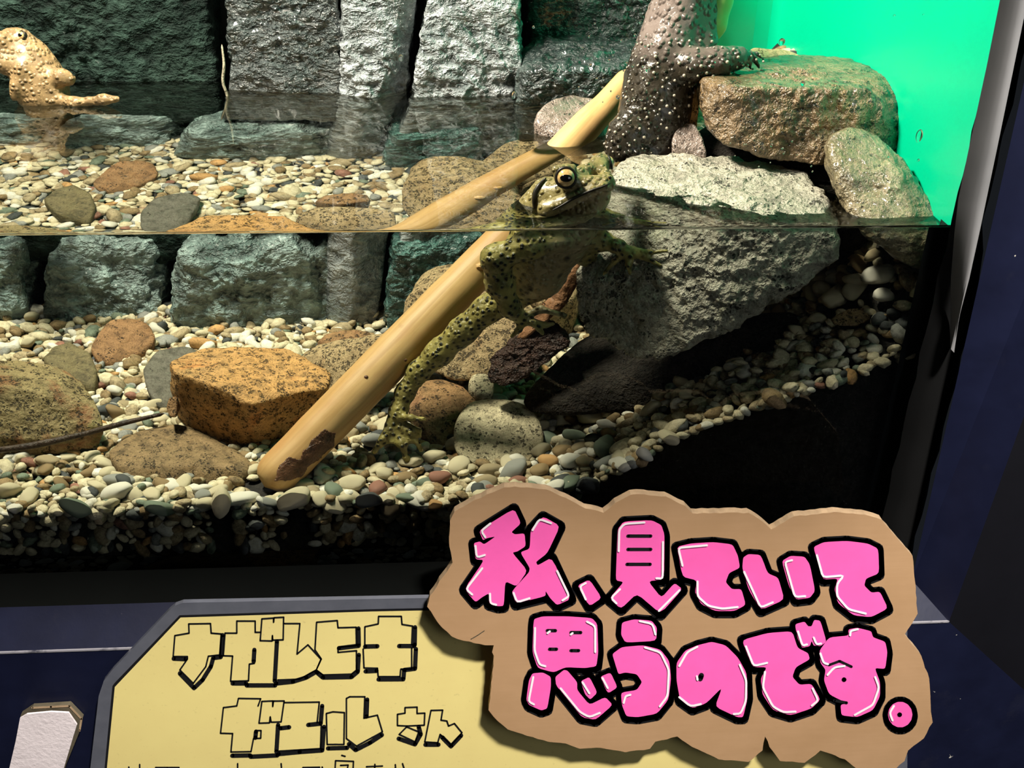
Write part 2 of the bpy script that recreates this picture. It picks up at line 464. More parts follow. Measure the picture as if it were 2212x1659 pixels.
tag(mesh_obj('trim_6', v, f, M['caulk'], caustic=False), kind='structure')

# ------------------------------------------------------------------ rocks: convex hull of sighted points, rounded and roughened
_ICO = {}


def ico(sub):
    if sub not in _ICO:
        bm = bmesh.new(); bmesh.ops.create_icosphere(bm, subdivisions=sub, radius=1)
        bm.verts.ensure_lookup_table()
        _ICO[sub] = (np.array([q.co[:] for q in bm.verts]), [tuple(w.index for w in fc.verts) for fc in bm.faces]); bm.free()
    return _ICO[sub]


HULLS = []


def hull_planes(pts):
    bm = bmesh.new()
    for p in pts: bm.verts.new(p)
    r = bmesh.ops.convex_hull(bm, input=bm.verts)
    bm.normal_update()
    N, D = [], []
    hv = np.array([q.co[:] for q in bm.verts if q.link_faces]); c = hv.mean(0)
    for fc in bm.faces:
        nn = np.array(fc.normal[:]); 
        if fc.calc_area() < 1e-9: continue
        d = nn @ np.array(fc.verts[0].co[:])
        if nn @ c > d: nn, d = -nn, -d
        for n2, d2 in zip(N, D):
            if nn @ n2 > .985: break
        else:
            N.append(nn); D.append(d)
    bm.free()
    return np.array(N), np.array(D), c


def rock(name, pts, mat, label=None, cat='stone', seed=0, sub=6, p=16, amp=.0012, freq=90, amp2=0, freq2=260, group=None, parent=None, ridged=False, hull=True):
    N, D, c = hull_planes(pts)
    dirs, faces = ico(sub)
    q = np.maximum(dirs @ N.T, 0) / (D - N @ c)
    r = (q ** p).sum(1) ** (-1 / p)
    P = c + dirs * r[:, None]
    dsp = amp * 2 * fbm(P * freq + seed * 3.7, 4, ridged)
    if amp2: dsp = dsp + amp2 * 2 * fbm(P * freq2 + seed * 5.1, 3)
    P = P + dirs * dsp[:, None]
    o = mesh_obj(name, P, faces, mat, parent=parent)
    if label: tag(o, label, cat, group)
    if hull: HULLS.append((N, D, c, label))
    return o


def ext(pts, down=0, back=0, shrink=.85):
    """adds hidden points below and behind the sighted ones"""
    pts = np.asarray(pts); c = pts.mean(0); out = [pts]
    if down: out.append(c + (pts - c) * shrink + np.array([0, 0, -down]))
    if back: out.append(c + (pts - c) * shrink + np.array([0, back, 0]))
    return np.concatenate(out)


# back wall slabs (children of the wall)
def slab(pts, mat, seed, back=.04, **k):
    a = dict(sub=7, p=26, amp=.0042, freq=52, amp2=.0020, freq2=170); a.update(k)
    pts = np.asarray(pts); pts = np.concatenate([pts, pts + np.array([0, back, 0])])
    return rock('rock_slab', pts, M[mat], seed=seed, parent=wall_back, hull=False, **a)


slab(A((-260, -330, .234), (425, -330, .232), (452, 0, .229), (470, 175, .228), (-260, 175, .236), (440, 560, .232), (-200, 560, .234)), 'slab_green', 1)
slab(A((492, -330, .214), (733, -330, .208), (736, 60, .204), (738, 255, .207), (492, 255, .212), (492, 60, .210)), 'slab_grey', 2)
slab(A((740, -330, .205), (943, -330, .207), (740, 100, .197), (846, 108, .198), (826, 225, .199), (740, 205, .198), (700, 720, .206), (812, 720, .206)), 'slab_pale', 3)
slab(A((995, -330, .205), (1128, -330, .206), (908, 110, .196), (1126, 100, .198), (896, 205, .197), (1122, 200, .20), (836, 720, .205), (1055, 720, .205)), 'slab_pale', 4)
slab(A((1140, -330, .236), (1520, -330, .236), (1150, 110, .232), (1500, 110, .232), (1150, 190, .232), (1500, 190, .232)), 'slab_dark', 5, back=.02)
slab(A((1150, 122, .190), (1250, 108, .195), (1395, 125, .19), (1130, 150, .178), (1400, 150, .178), (1120, 196, .178), (1400, 196, .178), (1130, 640, .19), (1400, 640, .19)), 'slab_dark', 6, p=18)
slab(A((372, 590, .194), (385, 530, .200), (430, 516, .205), (520, 514, .202), (640, 514, .198), (700, 540, .20), (705, 730, .205), (610, 730, .200), (450, 730, .200), (360, 720, .200)), 'boulder', 7, p=9, amp=.0045)
slab(A((95, 560, .218), (110, 525, .22), (200, 516, .220), (340, 516, .220), (352, 640, .222), (345, 710, .218), (200, 710, .213), (80, 700, .216)), 'boulder', 8, p=9)
slab(A((-120, 520, .216), (55, 520, .218), (62, 700, .220), (-120, 700, .214), (30, 590, .212)), 'boulder', 9, p=10)
slab(A((-160, 505, .232), (420, 505, .232), (420, 720, .232), (-160, 720, .232)), 'boulder', 11, back=.02)
slab(A((838, 560, .186), (850, 522, .189), (940, 518, .188), (1040, 520, .190), (1052, 730, .190), (940, 730, .186), (836, 730, .188)), 'boulder_teal', 12, p=10, amp=.0045)
slab(A((670, 560, .206), (690, 516, .207), (800, 516, .206), (800, 720, .206), (670, 720, .207)), 'boulder', 13, p=10)
slab(A((1060, 520, .208), (1400, 520, .205), (1060, 690, .208), (1400, 690, .205), (1200, 600, .200)), 'boulder_teal', 10, p=12)

# stones on the gravel
S = []
rock('stone', ext(A((240, 1005, .034), (290, 1062, .028), (390, 1078, .025), (500, 1068, .026), (548, 1012, .030), (228, 965, .050), (330, 908, .072), (400, 908, .076), (480, 955, .068), (545, 985, .048)), .02),
     M['st_brown'], 'flat brown stone half sunk in gravel at the thick end of the driftwood', seed=1, p=14, amp=.0016, freq=70)
rock('stone', A((365, 778, .082), (376, 811, .066), (470, 834, .057), (542, 878, .050), (622, 849, .060), (712, 838, .072), (715, 800, .085), (622, 750, .104), (434, 752, .101),
                (372, 890, .088), (416, 936, .074), (470, 958, .068), (564, 984, .064), (640, 960, .070), (700, 900, .086), (640, 900, .105), (430, 880, .105)),
     M['st_orange'], 'angular orange stone with flat bright top propped on the flat brown stone', seed=2, sub=7, p=34, amp=.0010, freq=110, amp2=.0005)
rock('stone', ext(A((-60, 785, .085), (60, 778, .092), (140, 790, .092), (172, 820, .085), (215, 880, .066), (228, 925, .058), (120, 850, .064), (-60, 850, .060), (190, 935, .056), (90, 950, .052), (-60, 960, .050)), .012),
     M['st_moss'], 'large stone with green moss and rust red patches at the left edge', seed=3, sub=7, p=22, amp=.0013, freq=90, amp2=.0006)
rock('stone', ext(A((88, 770, 0.137), (110, 742, 0.147), (150, 735, 0.153), (190, 755, 0.145), (214, 800, 0.129), (205, 838, 0.119), (130, 815, 0.122)), .02),
     M['st_olive'], 'olive brown cobble behind the mossy stone', seed=4, p=12)
rock('stone', ext(A((196, 760, 0.159), (215, 705, 0.173), (245, 683, 0.184), (300, 683, 0.185), (330, 700, 0.182), (340, 725, 0.173), (318, 755, 0.165), (262, 783, 0.157), (215, 782, 0.155)), .012),
     M['st_red'], 'rounded reddish brown cobble standing in pale gravel near the back wall', seed=5, p=11)
rock('stone', ext(A((305, 790, 0.122), (330, 760, 0.137), (370, 742, 0.145), (420, 745, 0.147), (440, 760, 0.142), (320, 850, 0.105), (345, 882, 0.097), (400, 870, 0.105)), .015),
     M['st_grey'], 'dark grey olive stone behind the angular orange stone', seed=6, p=13)
rock('stone', A((358, 880, .062), (366, 858, .066), (384, 856, .068), (382, 905, .060), (366, 902, .060), (392, 880, .072), (366, 880, .080)),
     M['st_rust'], 'small smooth orange cobble wedged beside the angular orange stone', seed=7, sub=5, p=9, amp=.0004)
rock('stone', ext(A((640, 770, .112), (690, 740, .118), (780, 735, .116), (862, 712, .100), (865, 770, .090), (820, 800, .090), (740, 815, .092), (715, 835, .092), (735, 870, .086), (640, 800, .108)), .018),
     M['st_tan'], 'flat speckled tan stone between the orange stone and the driftwood', seed=8, p=18)
rock('stone', ext(A((680, 738, .128), (700, 715, .133), (760, 706, .135), (800, 712, .134), (806, 728, .128), (740, 742, .124)), .02),
     M['st_rust'], 'thin rusty red stone lying behind the speckled flat one', seed=9, sub=5, p=12)
rock('stone', ext(A((862, 680, .122), (880, 630, .128), (930, 598, .130), (1000, 590, .128), (1060, 610, .122), (1120, 650, .112), (1155, 720, .100), (1140, 800, .090), (1060, 835, .088), (960, 835, .090), (880, 780, .105)), 0, .035),
     M['st_tan'], 'big round speckled boulder behind the driftwood', seed=10, sub=7, p=11, amp=.0014)
rock('stone', ext(A((1128, 632, .088), (1170, 590, .093), (1225, 557, .097), (1246, 562, .094), (1243, 590, .086), (1190, 640, .080), (1160, 668, .080)), .006, .02),
     M['st_tan'], 'speckled tan stone leaning under the grey rock behind the toad', seed=11, sub=6, p=16, amp=.0009)
rock('stone', ext(A((872, 880, .070), (890, 840, .082), (930, 826, .088), (980, 828, .090), (1020, 850, .084), (1040, 885, .076), (1030, 930, .066), (960, 968, .056), (905, 950, .060)), .006, .012),
     M['st_rust'], 'rounded rust brown stone beside the hind foot of the toad', seed=12, p=11)
rock('stone', ext(A((968, 945, .047), (972, 915, .052), (1000, 888, .058), (1060, 874, .064), (1130, 876, .064), (1170, 900, .058), (1187, 940, .050), (1180, 985, .042), (1130, 1008, .036), (1060, 1018, .034), (1000, 1008, .036), (975, 985, .041)), 0, .016),
     M['st_oval'], 'pale oval stone peppered with dark pits, in front on the gravel', seed=13, p=9, amp=.0006, freq=60)
rock('stone', ext(A((1008, 838, .085), (1020, 815, .088), (1050, 808, .090), (1072, 828, .088), (1065, 850, .082), (1030, 852, .080)), .006, .008),
     M['st_oval'], 'small cream stone with brown specks under the bark piece', seed=14, sub=5, p=9, amp=.0008)
# the big ones at the water line on the right
rock('rock', A((1310, 395, .058), (1330, 345, .075), (1400, 326, .084), (1480, 326, .085), (1560, 335, .080), (1700, 366, .066), (1775, 392, .050), (1795, 420, .032), (1806, 470, .014), (1815, 508, .010), (1833, 553, .012),
               (1700, 645, .014), (1575, 502, .015), (1600, 690, .006), (1530, 730, .007), (1450, 784, .009), (1370, 768, .018), (1262, 722, .032), (1236, 650, .040), (1238, 590, .045), (1262, 545, .047), (1300, 530, .048)),
     M['st_bigrey'], 'large rough grey rock rising through the water line beside the toad', 'rock', seed=15, sub=7, p=24, amp=.0030, freq=75, amp2=.0016)
rock('rock', ext(A((1500, 215, .078), (1512, 175, .085), (1560, 152, .100), (1700, 140, .112), (1850, 143, .110), (1925, 158, .098), (1975, 200, .082), (1996, 240, .074), (1990, 290, .066), (1950, 320, .062), (1560, 195, .066), (1700, 190, .062), (1880, 198, .060),
                   (1510, 265, .070), (1540, 310, .064), (1620, 335, .060), (1720, 348, .056), (1850, 340, .056)), 0, .03, .9),
     M['st_bigbrown'], 'long wet brown rock lying on top of the pile against the green panel', 'rock', seed=16, sub=7, p=18, amp=.0028, freq=70, amp2=.0012)
rock('rock', ext(A((1785, 330, .034), (1795, 290, .040), (1840, 272, .044), (1885, 282, .046), (1930, 330, .044), (2000, 400, .036), (2050, 465, .022), (2066, 488, .012), (2066, 500, .012), (2064, 585, .012), (1985, 592, .010), (1930, 550, .010), (1890, 515, .008), (1860, 485, .012), (1810, 450, .022), (1790, 390, .030)), 0, .02, .8),
     M['st_wetbrown'], 'wet olive brown rock wedged in the corner between pane and green panel', 'rock', seed=17, sub=7, p=13, amp=.0024, freq=60, amp2=.0009)
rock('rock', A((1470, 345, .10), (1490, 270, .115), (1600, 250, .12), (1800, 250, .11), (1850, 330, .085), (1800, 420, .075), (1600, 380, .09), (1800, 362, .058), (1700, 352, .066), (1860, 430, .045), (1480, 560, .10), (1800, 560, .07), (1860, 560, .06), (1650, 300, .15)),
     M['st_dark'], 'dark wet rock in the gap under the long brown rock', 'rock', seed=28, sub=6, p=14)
rock('stone', A((1600, 122, .135), (1620, 108, .14), (1690, 104, .142), (1735, 120, .14), (1745, 140, .13), (1600, 145, .13), (1620, 122, .16), (1730, 125, .16), (1660, 200, .14)),
     M['st_sandy'], 'dry sandy stone peeping over the long brown rock', seed=18, sub=6, p=14)
rock('stone', ext(A((1145, 262, .128), (1180, 228, .140), (1240, 206, .150), (1300, 212, .150), (1335, 240, .142), (1330, 290, .125), (1240, 300, .116), (1190, 292, .120)), .03),
     M['st_pink'], 'wet pinkish stone just breaking the water behind the driftwood', seed=19, p=12)
rock('stone', ext(A((1448, 320, .082), (1455, 275, .088), (1480, 256, .094), (1505, 262, .092), (1525, 300, .084), (1530, 330, .078)), .02),
     M['st_pink'], 'small wet stone between the grey rock and the brown rock', seed=20, sub=6, p=10)
rock('stone', ext(A((1474, 230, .098), (1480, 185, .102), (1496, 165, .106), (1508, 190, .10), (1512, 240, .094), (1490, 260, .094)), .012),
     M['st_orange'], 'ochre stone in the gap left of the long brown rock', seed=21, sub=5, p=10)
rock('stone', ext(A((1000, 385, .15), (1080, 310, .185), (1160, 285, .20), (1240, 300, .19), (1240, 360, .16), (1100, 400, .14)), .05),
     M['st_tan'], 'brown sunken stone seen through the surface beyond the driftwood', seed=22, p=12)
rock('sunken_log', A((1110, 890, .060), (1120, 850, .080), (1170, 790, .084), (1250, 715, .092), (1400, 700, .088), (1250, 800, .085), (1450, 760, .080), (1650, 690, .06), (1740, 660, .055), (1750, 700, .045), (1600, 830, .040), (1400, 890, .045), (1250, 905, .050), (1300, 820, .100), (1600, 720, .09)),  # hull widened over the gravel to fill the shadowed void
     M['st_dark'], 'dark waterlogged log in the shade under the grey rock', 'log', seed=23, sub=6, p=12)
rock('stone', A((1790, 690, .024), (1830, 665, .030), (1880, 668, .030), (1880, 690, .024), (1850, 705, .020), (1800, 705, .020), (1830, 690, .045), (1870, 690, .045)),
     M['st_brown'], 'small brown stone in the shaded gravel slope on the right', seed=24, sub=5, p=10)

# ------------------------------------------------------------------ driftwood, bark, twigs
def tube(pts, rad, nseg=24, rings=80, cap=True, wob=0, seed=0, axis=None):
    """tube through pts (Catmull-Rom), radius interpolated, rounded ends; returns verts, faces"""
    pts = np.asarray(pts, float); n = len(pts)
    t = np.linspace(0, n - 1, rings)
    ex = np.concatenate([[2 * pts[0] - pts[1]], pts, [2 * pts[-1] - pts[-2]]])
    C_, T_ = [], []
    for s in t:
        i = min(int(s), n - 2); u = s - i; p0, p1, p2, p3 = ex[i:i + 4]
        C_.append(.5 * (2 * p1 + (p2 - p0) * u + (2 * p0 - 5 * p1 + 4 * p2 - p3) * u * u + (3 * p1 - p0 - 3 * p2 + p3) * u ** 3))
        T_.append(.5 * ((p2 - p0) + 2 * (2 * p0 - 5 * p1 + 4 * p2 - p3) * u + 3 * (3 * p1 - p0 - 3 * p2 + p3) * u * u))
    C_ = np.array(C_); T_ = np.array(T_); T_ /= np.linalg.norm(T_, axis=1)[:, None]
    r = np.interp(t, np.linspace(0, n - 1, len(rad)), rad)
    L_ = np.concatenate([[0], np.cumsum(np.linalg.norm(np.diff(C_, axis=0), axis=1))])
    if cap:
        e = np.minimum(L_ / (r + 1e-9), (L_[-1] - L_) / (r + 1e-9)); e = np.clip(e, 0, 1)
        r = r * np.sqrt(np.clip(1 - (1 - e) ** 2, 0.0004, 1))
    a = np.cross(T_[0], [0, 0, 1.]); 
    if np.linalg.norm(a) < 1e-3: a = np.array([1., 0, 0])
    V = []
    for k in range(rings):
        a = a - T_[k] * (a @ T_[k]); a /= np.linalg.norm(a); b = np.cross(T_[k], a)
        th_ = np.linspace(0, 2 * np.pi, nseg, endpoint=False)
        V.append(C_[k] + r[k] * (np.cos(th_)[:, None] * a + np.sin(th_)[:, None] * b))
    V = np.concatenate(V)
    if wob:
        cc = np.repeat(C_, nseg, 0); rr = np.repeat(r, nseg)
        d = (V - cc) / (rr[:, None] + 1e-9)
        V = cc + d * (rr * (1 + wob * 2 * fbm(np.concatenate([V[:, :1] * 60, V[:, 1:] * 60], 1) + seed, 3)))[:, None]
    F_ = [(k * nseg + i, k * nseg + (i + 1) % nseg, (k + 1) * nseg + (i + 1) % nseg, (k + 1) * nseg + i) for k in range(rings - 1) for i in range(nseg)]
    F_ += [tuple(range(nseg))[::-1], tuple(range((rings - 1) * nseg, rings * nseg))]
    return V, F_, C_, r


wd = NB('peeled_wood')
grain = wd.noise(1, 5, .6, vec=wd.coord((420, 420, 18)))
grain2 = wd.noise(1, 3, .5, vec=wd.coord((90, 90, 12)))
wc = wd.mix(wd.rng(grain2, .3, .7), (.62, .40, .17), (.52, .30, .11))
wc = wd.mix(wd.rng(grain, .55, .30, 0, .5), wc, (.36, .19, .06))
wc = wd.mix(wd.rng(wd.noise(60, 3), .66, .76, 0, .6), wc, (.30, .15, .06))
wc = wd.mix(wd.rng(wd.noise(1, 4, .6, vec=wd.coord((60, 60, 22))), .50, .66, 0, .55), wc, (.50, .24, .09))
wd.set(wc, .5, .35); wd.bump(grain, .25, .0004); M['wood'] = wd.m
M['bark'] = rock_mat('brown_bark', (.13, .055, .022), (.09, .035, .015), 120, 400, .2, 500, rough=.4, bump=.6, spec=.4)
M['bark_dark'] = rock_mat('dark_bark', (.042, .017, .010), (.016, .008, .005), 110, 260, .4, 300, rough=.55, bump=1.0, bd=.003)
M['bark_edge'] = rock_mat('red_wood', (.27, .13, .06), (.20, .09, .04), 90, 300, .2, 500, rough=.6, bump=.5)
M['twig'] = rock_mat('dark_twig', (.05, .03, .018), (.03, .018, .012), 120, 400, .2, 500, rough=.5)
M['twig_pale'] = rock_mat('pale_twig', (.35, .31, .22), (.22, .20, .14), 120, 400, .1, 500, rough=.5)

WT = at(572, 1052, .0195)                       # thick end
WB = at(1238, 302, .1165)                       # where it leaves the water
WTOP = at(1368, 158, .140)
wdir = (WB - WT); wpts = [WT - wdir * .0, WT + wdir * .28, WT + wdir * .55, WT + wdir * .80, WB + wdir * .02, WB * .45 + WTOP * .55 + np.array([0, 0, -.001]), WTOP]
wV, wF, wC, wR = tube(wpts, [.0098, .0100, .0096, .0086, .0076, .0066, .0056], 40, 150, wob=.035, seed=4)
wood = empty('driftwood', WT); tag(wood, 'smooth peeled driftwood branch slanting from the gravel up out of the water', 'driftwood')
wq = Vector(wdir).to_track_quat('Z', 'Y')
rotm = np.array(wq.to_matrix())
wood.rotation_euler = wq.to_euler()


def under_wood(name, V, F, mat):
    loc = (np.asarray(V) - WT) @ rotm
    me = bpy.data.meshes.new(name); me.from_pydata(loc.tolist(), [], F); me.update(); me.materials.append(mat)
    me.polygons.foreach_set('use_smooth', [True] * len(me.polygons))
    o = bpy.data.objects.new(name, me); COL.objects.link(o); o.parent = wood; o.cycles.is_caustics_receiver = True
    return o


under_wood('branch', wV, wF, M['wood'])


def wood_patch(name, poly, mat, lift, off=.0006, res=44):
    """a scab of bark lying on the branch: the surface points inside a sighted outline, lifted a little"""
    poly = np.array(poly, float); lo, hi = poly.min(0), poly.max(0)
    gx_, gy_ = np.meshgrid(np.linspace(lo[0], hi[0], res), np.linspace(lo[1], hi[1], res)); G = np.stack([gx_.ravel(), gy_.ravel()], 1)
    ins = np.zeros(len(G), bool); n_ = len(poly)
    jit = 5 * np.stack([pnoise(np.c_[G * .05, 0 * G[:, 0] + 3]), pnoise(np.c_[G * .05, 0 * G[:, 0] + 9])], 1)
    Q = G + jit
    for i in range(n_):
        a, b = poly[i], poly[(i + 1) % n_]
        cnd = (a[1] > Q[:, 1]) != (b[1] > Q[:, 1])
        xx = (b[0] - a[0]) * (Q[:, 1] - a[1]) / (b[1] - a[1] + 1e-12) + a[0]
        ins ^= cnd & (Q[:, 0] < xx)
    V = np.zeros((len(G), 3)); ok = ins.copy()
    for k in np.where(ins)[0]:
        p, d = path(*G[k])[1]
        # first crossing of the branch
        ts = np.linspace(0, .12, 240); q = p + d * ts[:, None]
        s = np.clip(((q - WT) @ wdir) / (wdir @ wdir), 0, 1); dist = np.linalg.norm(q - (WT + s[:, None] * wdir), axis=1)
        rr = np.interp(s, [0, .28, .55, .8, 1], [.0098, .0100, .0096, .0086, .0076])
        hit = np.where(dist < rr + off)[0]
        if len(hit) == 0: ok[k] = False; continue
        V[k] = q[hit[0]] - d * lift * (.6 + .4 * pnoise(np.array([[G[k][0] * .06, G[k][1] * .06, 1.5]]))[0])
    idx = -np.ones(len(G), int); idx[ok] = np.arange(ok.sum())
    F = []
    for j in range(res - 1):
        for i in range(res - 1):
            a = [j * res + i, j * res + i + 1, (j + 1) * res + i + 1, (j + 1) * res + i]
            if all(ok[a]): F.append(tuple(int(q) for q in idx[a]))
    o = under_wood(name, V[ok], F, mat)
    sm = o.modifiers.new('s', 'SMOOTH'); sm.iterations = 4
    so = o.modifiers.new('t', 'SOLIDIFY'); so.thickness = .0008; so.offset = 0
    return o


wood_patch('bark_patch', [(592, 1040), (600, 1005), (625, 985), (650, 990), (655, 970), (690, 950), (705, 955), (695, 990), (665, 1010), (655, 1030), (625, 1040)], M['bark'], .0006)
wood_patch('bark_patch', [(655, 985), (672, 950), (700, 925), (725, 935), (722, 965), (695, 985), (668, 1005)], M['bark'], .0005)
for i, (px, py, rr) in enumerate([(791, 815, 5), (876, 778, 4)]):
    p, d = path(px, py)[1]; ts = np.linspace(0, .14, 700); q = p + d * ts[:, None]
    s = np.clip(((q - WT) @ wdir) / (wdir @ wdir), 0, 1); h = np.where(np.linalg.norm(q - (WT + s[:, None] * wdir), axis=1) < .0098)[0]
    if len(h):
        D_, F_ = ico(3); under_wood('knot', q[h[0]] + D_ * np.array([1, .8, 1]) * rr * .0002, F_, M['bark'])
for i, (px, py, rr) in enumerate([(1075, 405, .0016), (1035, 428, .0020)]):
    p, d = path(px, py)[1]; ts = np.linspace(0, .2, 900); q = p + d * ts[:, None]
    s = np.clip(((q - WT) @ wdir) / (wdir @ wdir), 0, 1); dd = np.linalg.norm(q - (WT + s[:, None] * wdir), axis=1); h = np.where(dd < .0088)[0]
    if len(h):
        D_, F_ = ico(4); under_wood('knot', q[h[0]] + D_ * np.array([1.4, .9, .8]) * rr * (1 + .3 * fbm(D_ * 2 + i, 2))[:, None], F_, M['wood'])

# bark piece under the grey rock: long split of red wood ending in a rough dark face
bk = empty('bark_piece', at(1110, 830, .075)); tag(bk, 'split piece of dark red bark leaning from the gravel up to the grey rock', 'bark')
rock('split_face', A((1050, 815, .062), (1052, 775, .066), (1100, 735, .070), (1150, 700, .070), (1205, 690, .066), (1230, 730, .062), (1180, 790, .058), (1110, 832, .056), (1070, 832, .058), (1110, 790, .085), (1200, 720, .085)),
     M['bark_dark'], seed=31, sub=6, p=14, amp=.003, freq=120, amp2=.0014, parent=bk, hull=False)
rock('split_edge', A((1110, 735, .068), (1150, 695, .070), (1200, 645, .070), (1240, 590, .068), (1262, 545, .066), (1272, 550, .066), (1250, 610, .066), (1222, 660, .064), (1165, 708, .064), (1120, 742, .066), (1200, 665, .080), (1250, 590, .078)),
     M['bark_edge'], seed=32, sub=6, p=16, amp=.0012, freq=140, parent=bk, hull=False)

V, F, _, _ = tube([at(-60, 978, .034), at(60, 964, .040), at(170, 940, .049), at(260, 916, .062), at(356, 893, .070)], [.0013, .0015, .0014, .0012, .0009], 10, 40, wob=.2)
tag(mesh_obj('twig', V, F, M['twig']), 'thin dark twig lying on the gravel in front of the mossy stone', 'twig')
V, F, _, _ = tube([at(479, 95, .200), at(484, 140, .198), at(482, 178, .197), at(492, 214, .196), at(478, 262, .192)], [.0005, .0008, .0008, .0007, .0004], 8, 30, wob=.2)
tag(mesh_obj('twig', V, F, M['twig_pale']), 'thin pale twig standing in the gap of the back wall', 'twig')
V, F, _, _ = tube([at(1570, 770, .035), at(1580, 830, .030), at(1588, 880, .028)], [.0003, .0005, .0003], 6, 12)
V, F, _, _ = tube([at(915, 205, .185), at(890, 225, .180), at(870, 262, .175)], [.0003, .0005, .0003], 6, 12)

# ------------------------------------------------------------------ gravel
rs = np.random.RandomState(11)


def inside_any(P, margin=.0):
    m = np.zeros(len(P), bool)
    for N, D, c, lb in HULLS: m |= ((P @ N.T - D).max(1) < margin)
    s = np.clip(((P - WT) @ wdir) / (wdir @ wdir), 0, 1)
    m |= np.linalg.norm(P - (WT + s[:, None] * wdir), axis=1) < .0105
    return m


cand = []
sp = .0038
for layer in range(2):
    xs_ = np.arange(-.315, .1945, sp); ys_ = np.arange(.0035, .238, sp)
    X, Y = np.meshgrid(xs_, ys_); X = X.ravel() + rs.uniform(-.5, .5, X.size) * sp; Y = np.clip(Y.ravel() + rs.uniform(-.5, .5, Y.size) * sp, .0032, .240)
    if layer: k = rs.rand(len(X)) < .32; X, Y = X[k], Y[k]
    sz = np.clip(rs.lognormal(0, .30, len(X)), .55, 2.1) * (.0026 if layer == 0 else .0028)
    Z = bed(X, Y) - .0028 + layer * .0026 + rs.uniform(-.0008, .0008, len(X))
    cand.append(np.c_[X, Y, Z, sz, np.full(len(X), layer)])
# against the pane, down to the tank floor
xs_ = np.arange(-.315, .060, .0047)  # stops short on the right, where the black bed stands in for shade
for z in np.arange(-.1445, -.06, .0042):
    X = xs_ + rs.uniform(-.4, .4, len(xs_)) * .0047; k = z < bed(X, 0) - .003
    X = X[k]; sz = np.clip(rs.lognormal(0, .28, len(X)), .55, 1.6) * .0026
    cand.append(np.c_[X, np.full(len(X), .0038), z + rs.uniform(-.001, .001, len(X)), sz, np.full(len(X), 2)])
cand = np.concatenate(cand)
cand = cand[~inside_any(cand[:, :3], -.0012)]
# a few bigger stones sitting up in the lit corner on the right and along the front
big = [(1895, 600, .0058, 'white'), (1850, 612, .0046, 'cream'), (1905, 645, .0042, 'white'), (1800, 655, .0060, 'cream'), (1845, 632, .0050, 'cream'), (1775, 630, .0040, 'cream'), (1838, 550, .0045, 'brown'), (1860, 575, .0042, 'brown'), (1990, 640, .0050, 'cream'),
       (260, 1068, .0060, 'white'), (480, 1088, .0058, 'cream'), (640, 1085, .0066, 'cream'), (165, 1105, .0050, 'grey green'), (185, 960, .0050, 'white'), (55, 960, .004, 'grey'), (1185, 1000, .0046, 'orange'), (1165, 1022, .0042, 'brown'),
       (1270, 905, .0060, 'cream'), (1230, 890, .0040, 'white'), (1235, 1000, .0052, 'white'), (1390, 995, .0036, 'white'), (1240, 945, .0048, 'grey green'), (1300, 975, .0048, 'grey green'), (1445, 950, .0042, 'cream'),
       (1070, 875, .0052, 'white'), (720, 1065, .0044, 'grey green'), (760, 1050, .0050, 'cream'), (815, 1060, .0044, 'red'), (250, 848, .0038, 'white'), (270, 1045, .0034, 'dark grey'), (795, 1090, .0046, 'dark grey'), (830, 1030, .0044, 'cream'), (950, 1035, .0040, 'red'),
       (780, 655, .0036, 'cream'), (585, 700, .0044, 'cream'), (340, 715, .0036, 'white'), (328, 745, .0038, 'cream'), (60, 745, .0042, 'cream'), (70, 690, .004, 'cream'), (935, 990, .0044, 'cream'), (890, 1000, .0042, 'cream')]
CN = list(PEB)
prob = np.array([.37, .14, .16, .08, .055, .05, .11, .025, .012]); prob /= prob.sum()
colr = rs.choice(len(CN), len(cand), p=prob)
isbig = np.zeros(len(cand), bool)
bb = []
for px, py, s_, c_ in big:
    q = onbed(px, py); bb.append([q[0], q[1], bed(q[0], q[1]) + s_ * .25, s_, 3])
cand = np.concatenate([cand, np.array(bb)]); colr = np.concatenate([colr, [CN.index(b_[3]) for b_ in big]]); isbig = np.concatenate([isbig, np.ones(len(big), bool)])
# drop small ones swallowed by big ones
for q in np.array(bb):
    d = np.linalg.norm(cand[:, :2] - q[:2], axis=1); kill = (d < q[3] * .8) & ~isbig
    cand, colr, isbig = cand[~kill], colr[~kill], isbig[~kill]


def pebble_shape(seed, sub):
    D_, F_ = ico(sub); r2 = np.random.RandomState(seed)
    N_ = r2.normal(size=(9, 3)); N_ /= np.linalg.norm(N_, axis=1)[:, None]; dd = r2.uniform(.75, 1.0, 9)
    q = np.maximum(D_ @ N_.T, 0) / dd
    r = ((q ** 10).sum(1) + .9 ** 10) ** (-1 / 10) * (1 + .10 * fbm(D_ * 1.6 + seed, 2))
    return D_ * r[:, None] * np.array([1.32, .92, .68]), F_


SH = [pebble_shape(100 + i, 3) for i in range(10)]; SL = [pebble_shape(100 + i, 2) for i in range(10)]
shp = rs.randint(0, 10, len(cand))


def rotmat(k, flat=True):
    r2 = np.random.RandomState(int(k) + 5000); a = r2.uniform(0, 6.28); t_ = r2.normal(0, .35 if flat else .9); u_ = r2.normal(0, .35 if flat else .9)
    from mathutils import Euler
    return Euler((t_, u_, a))


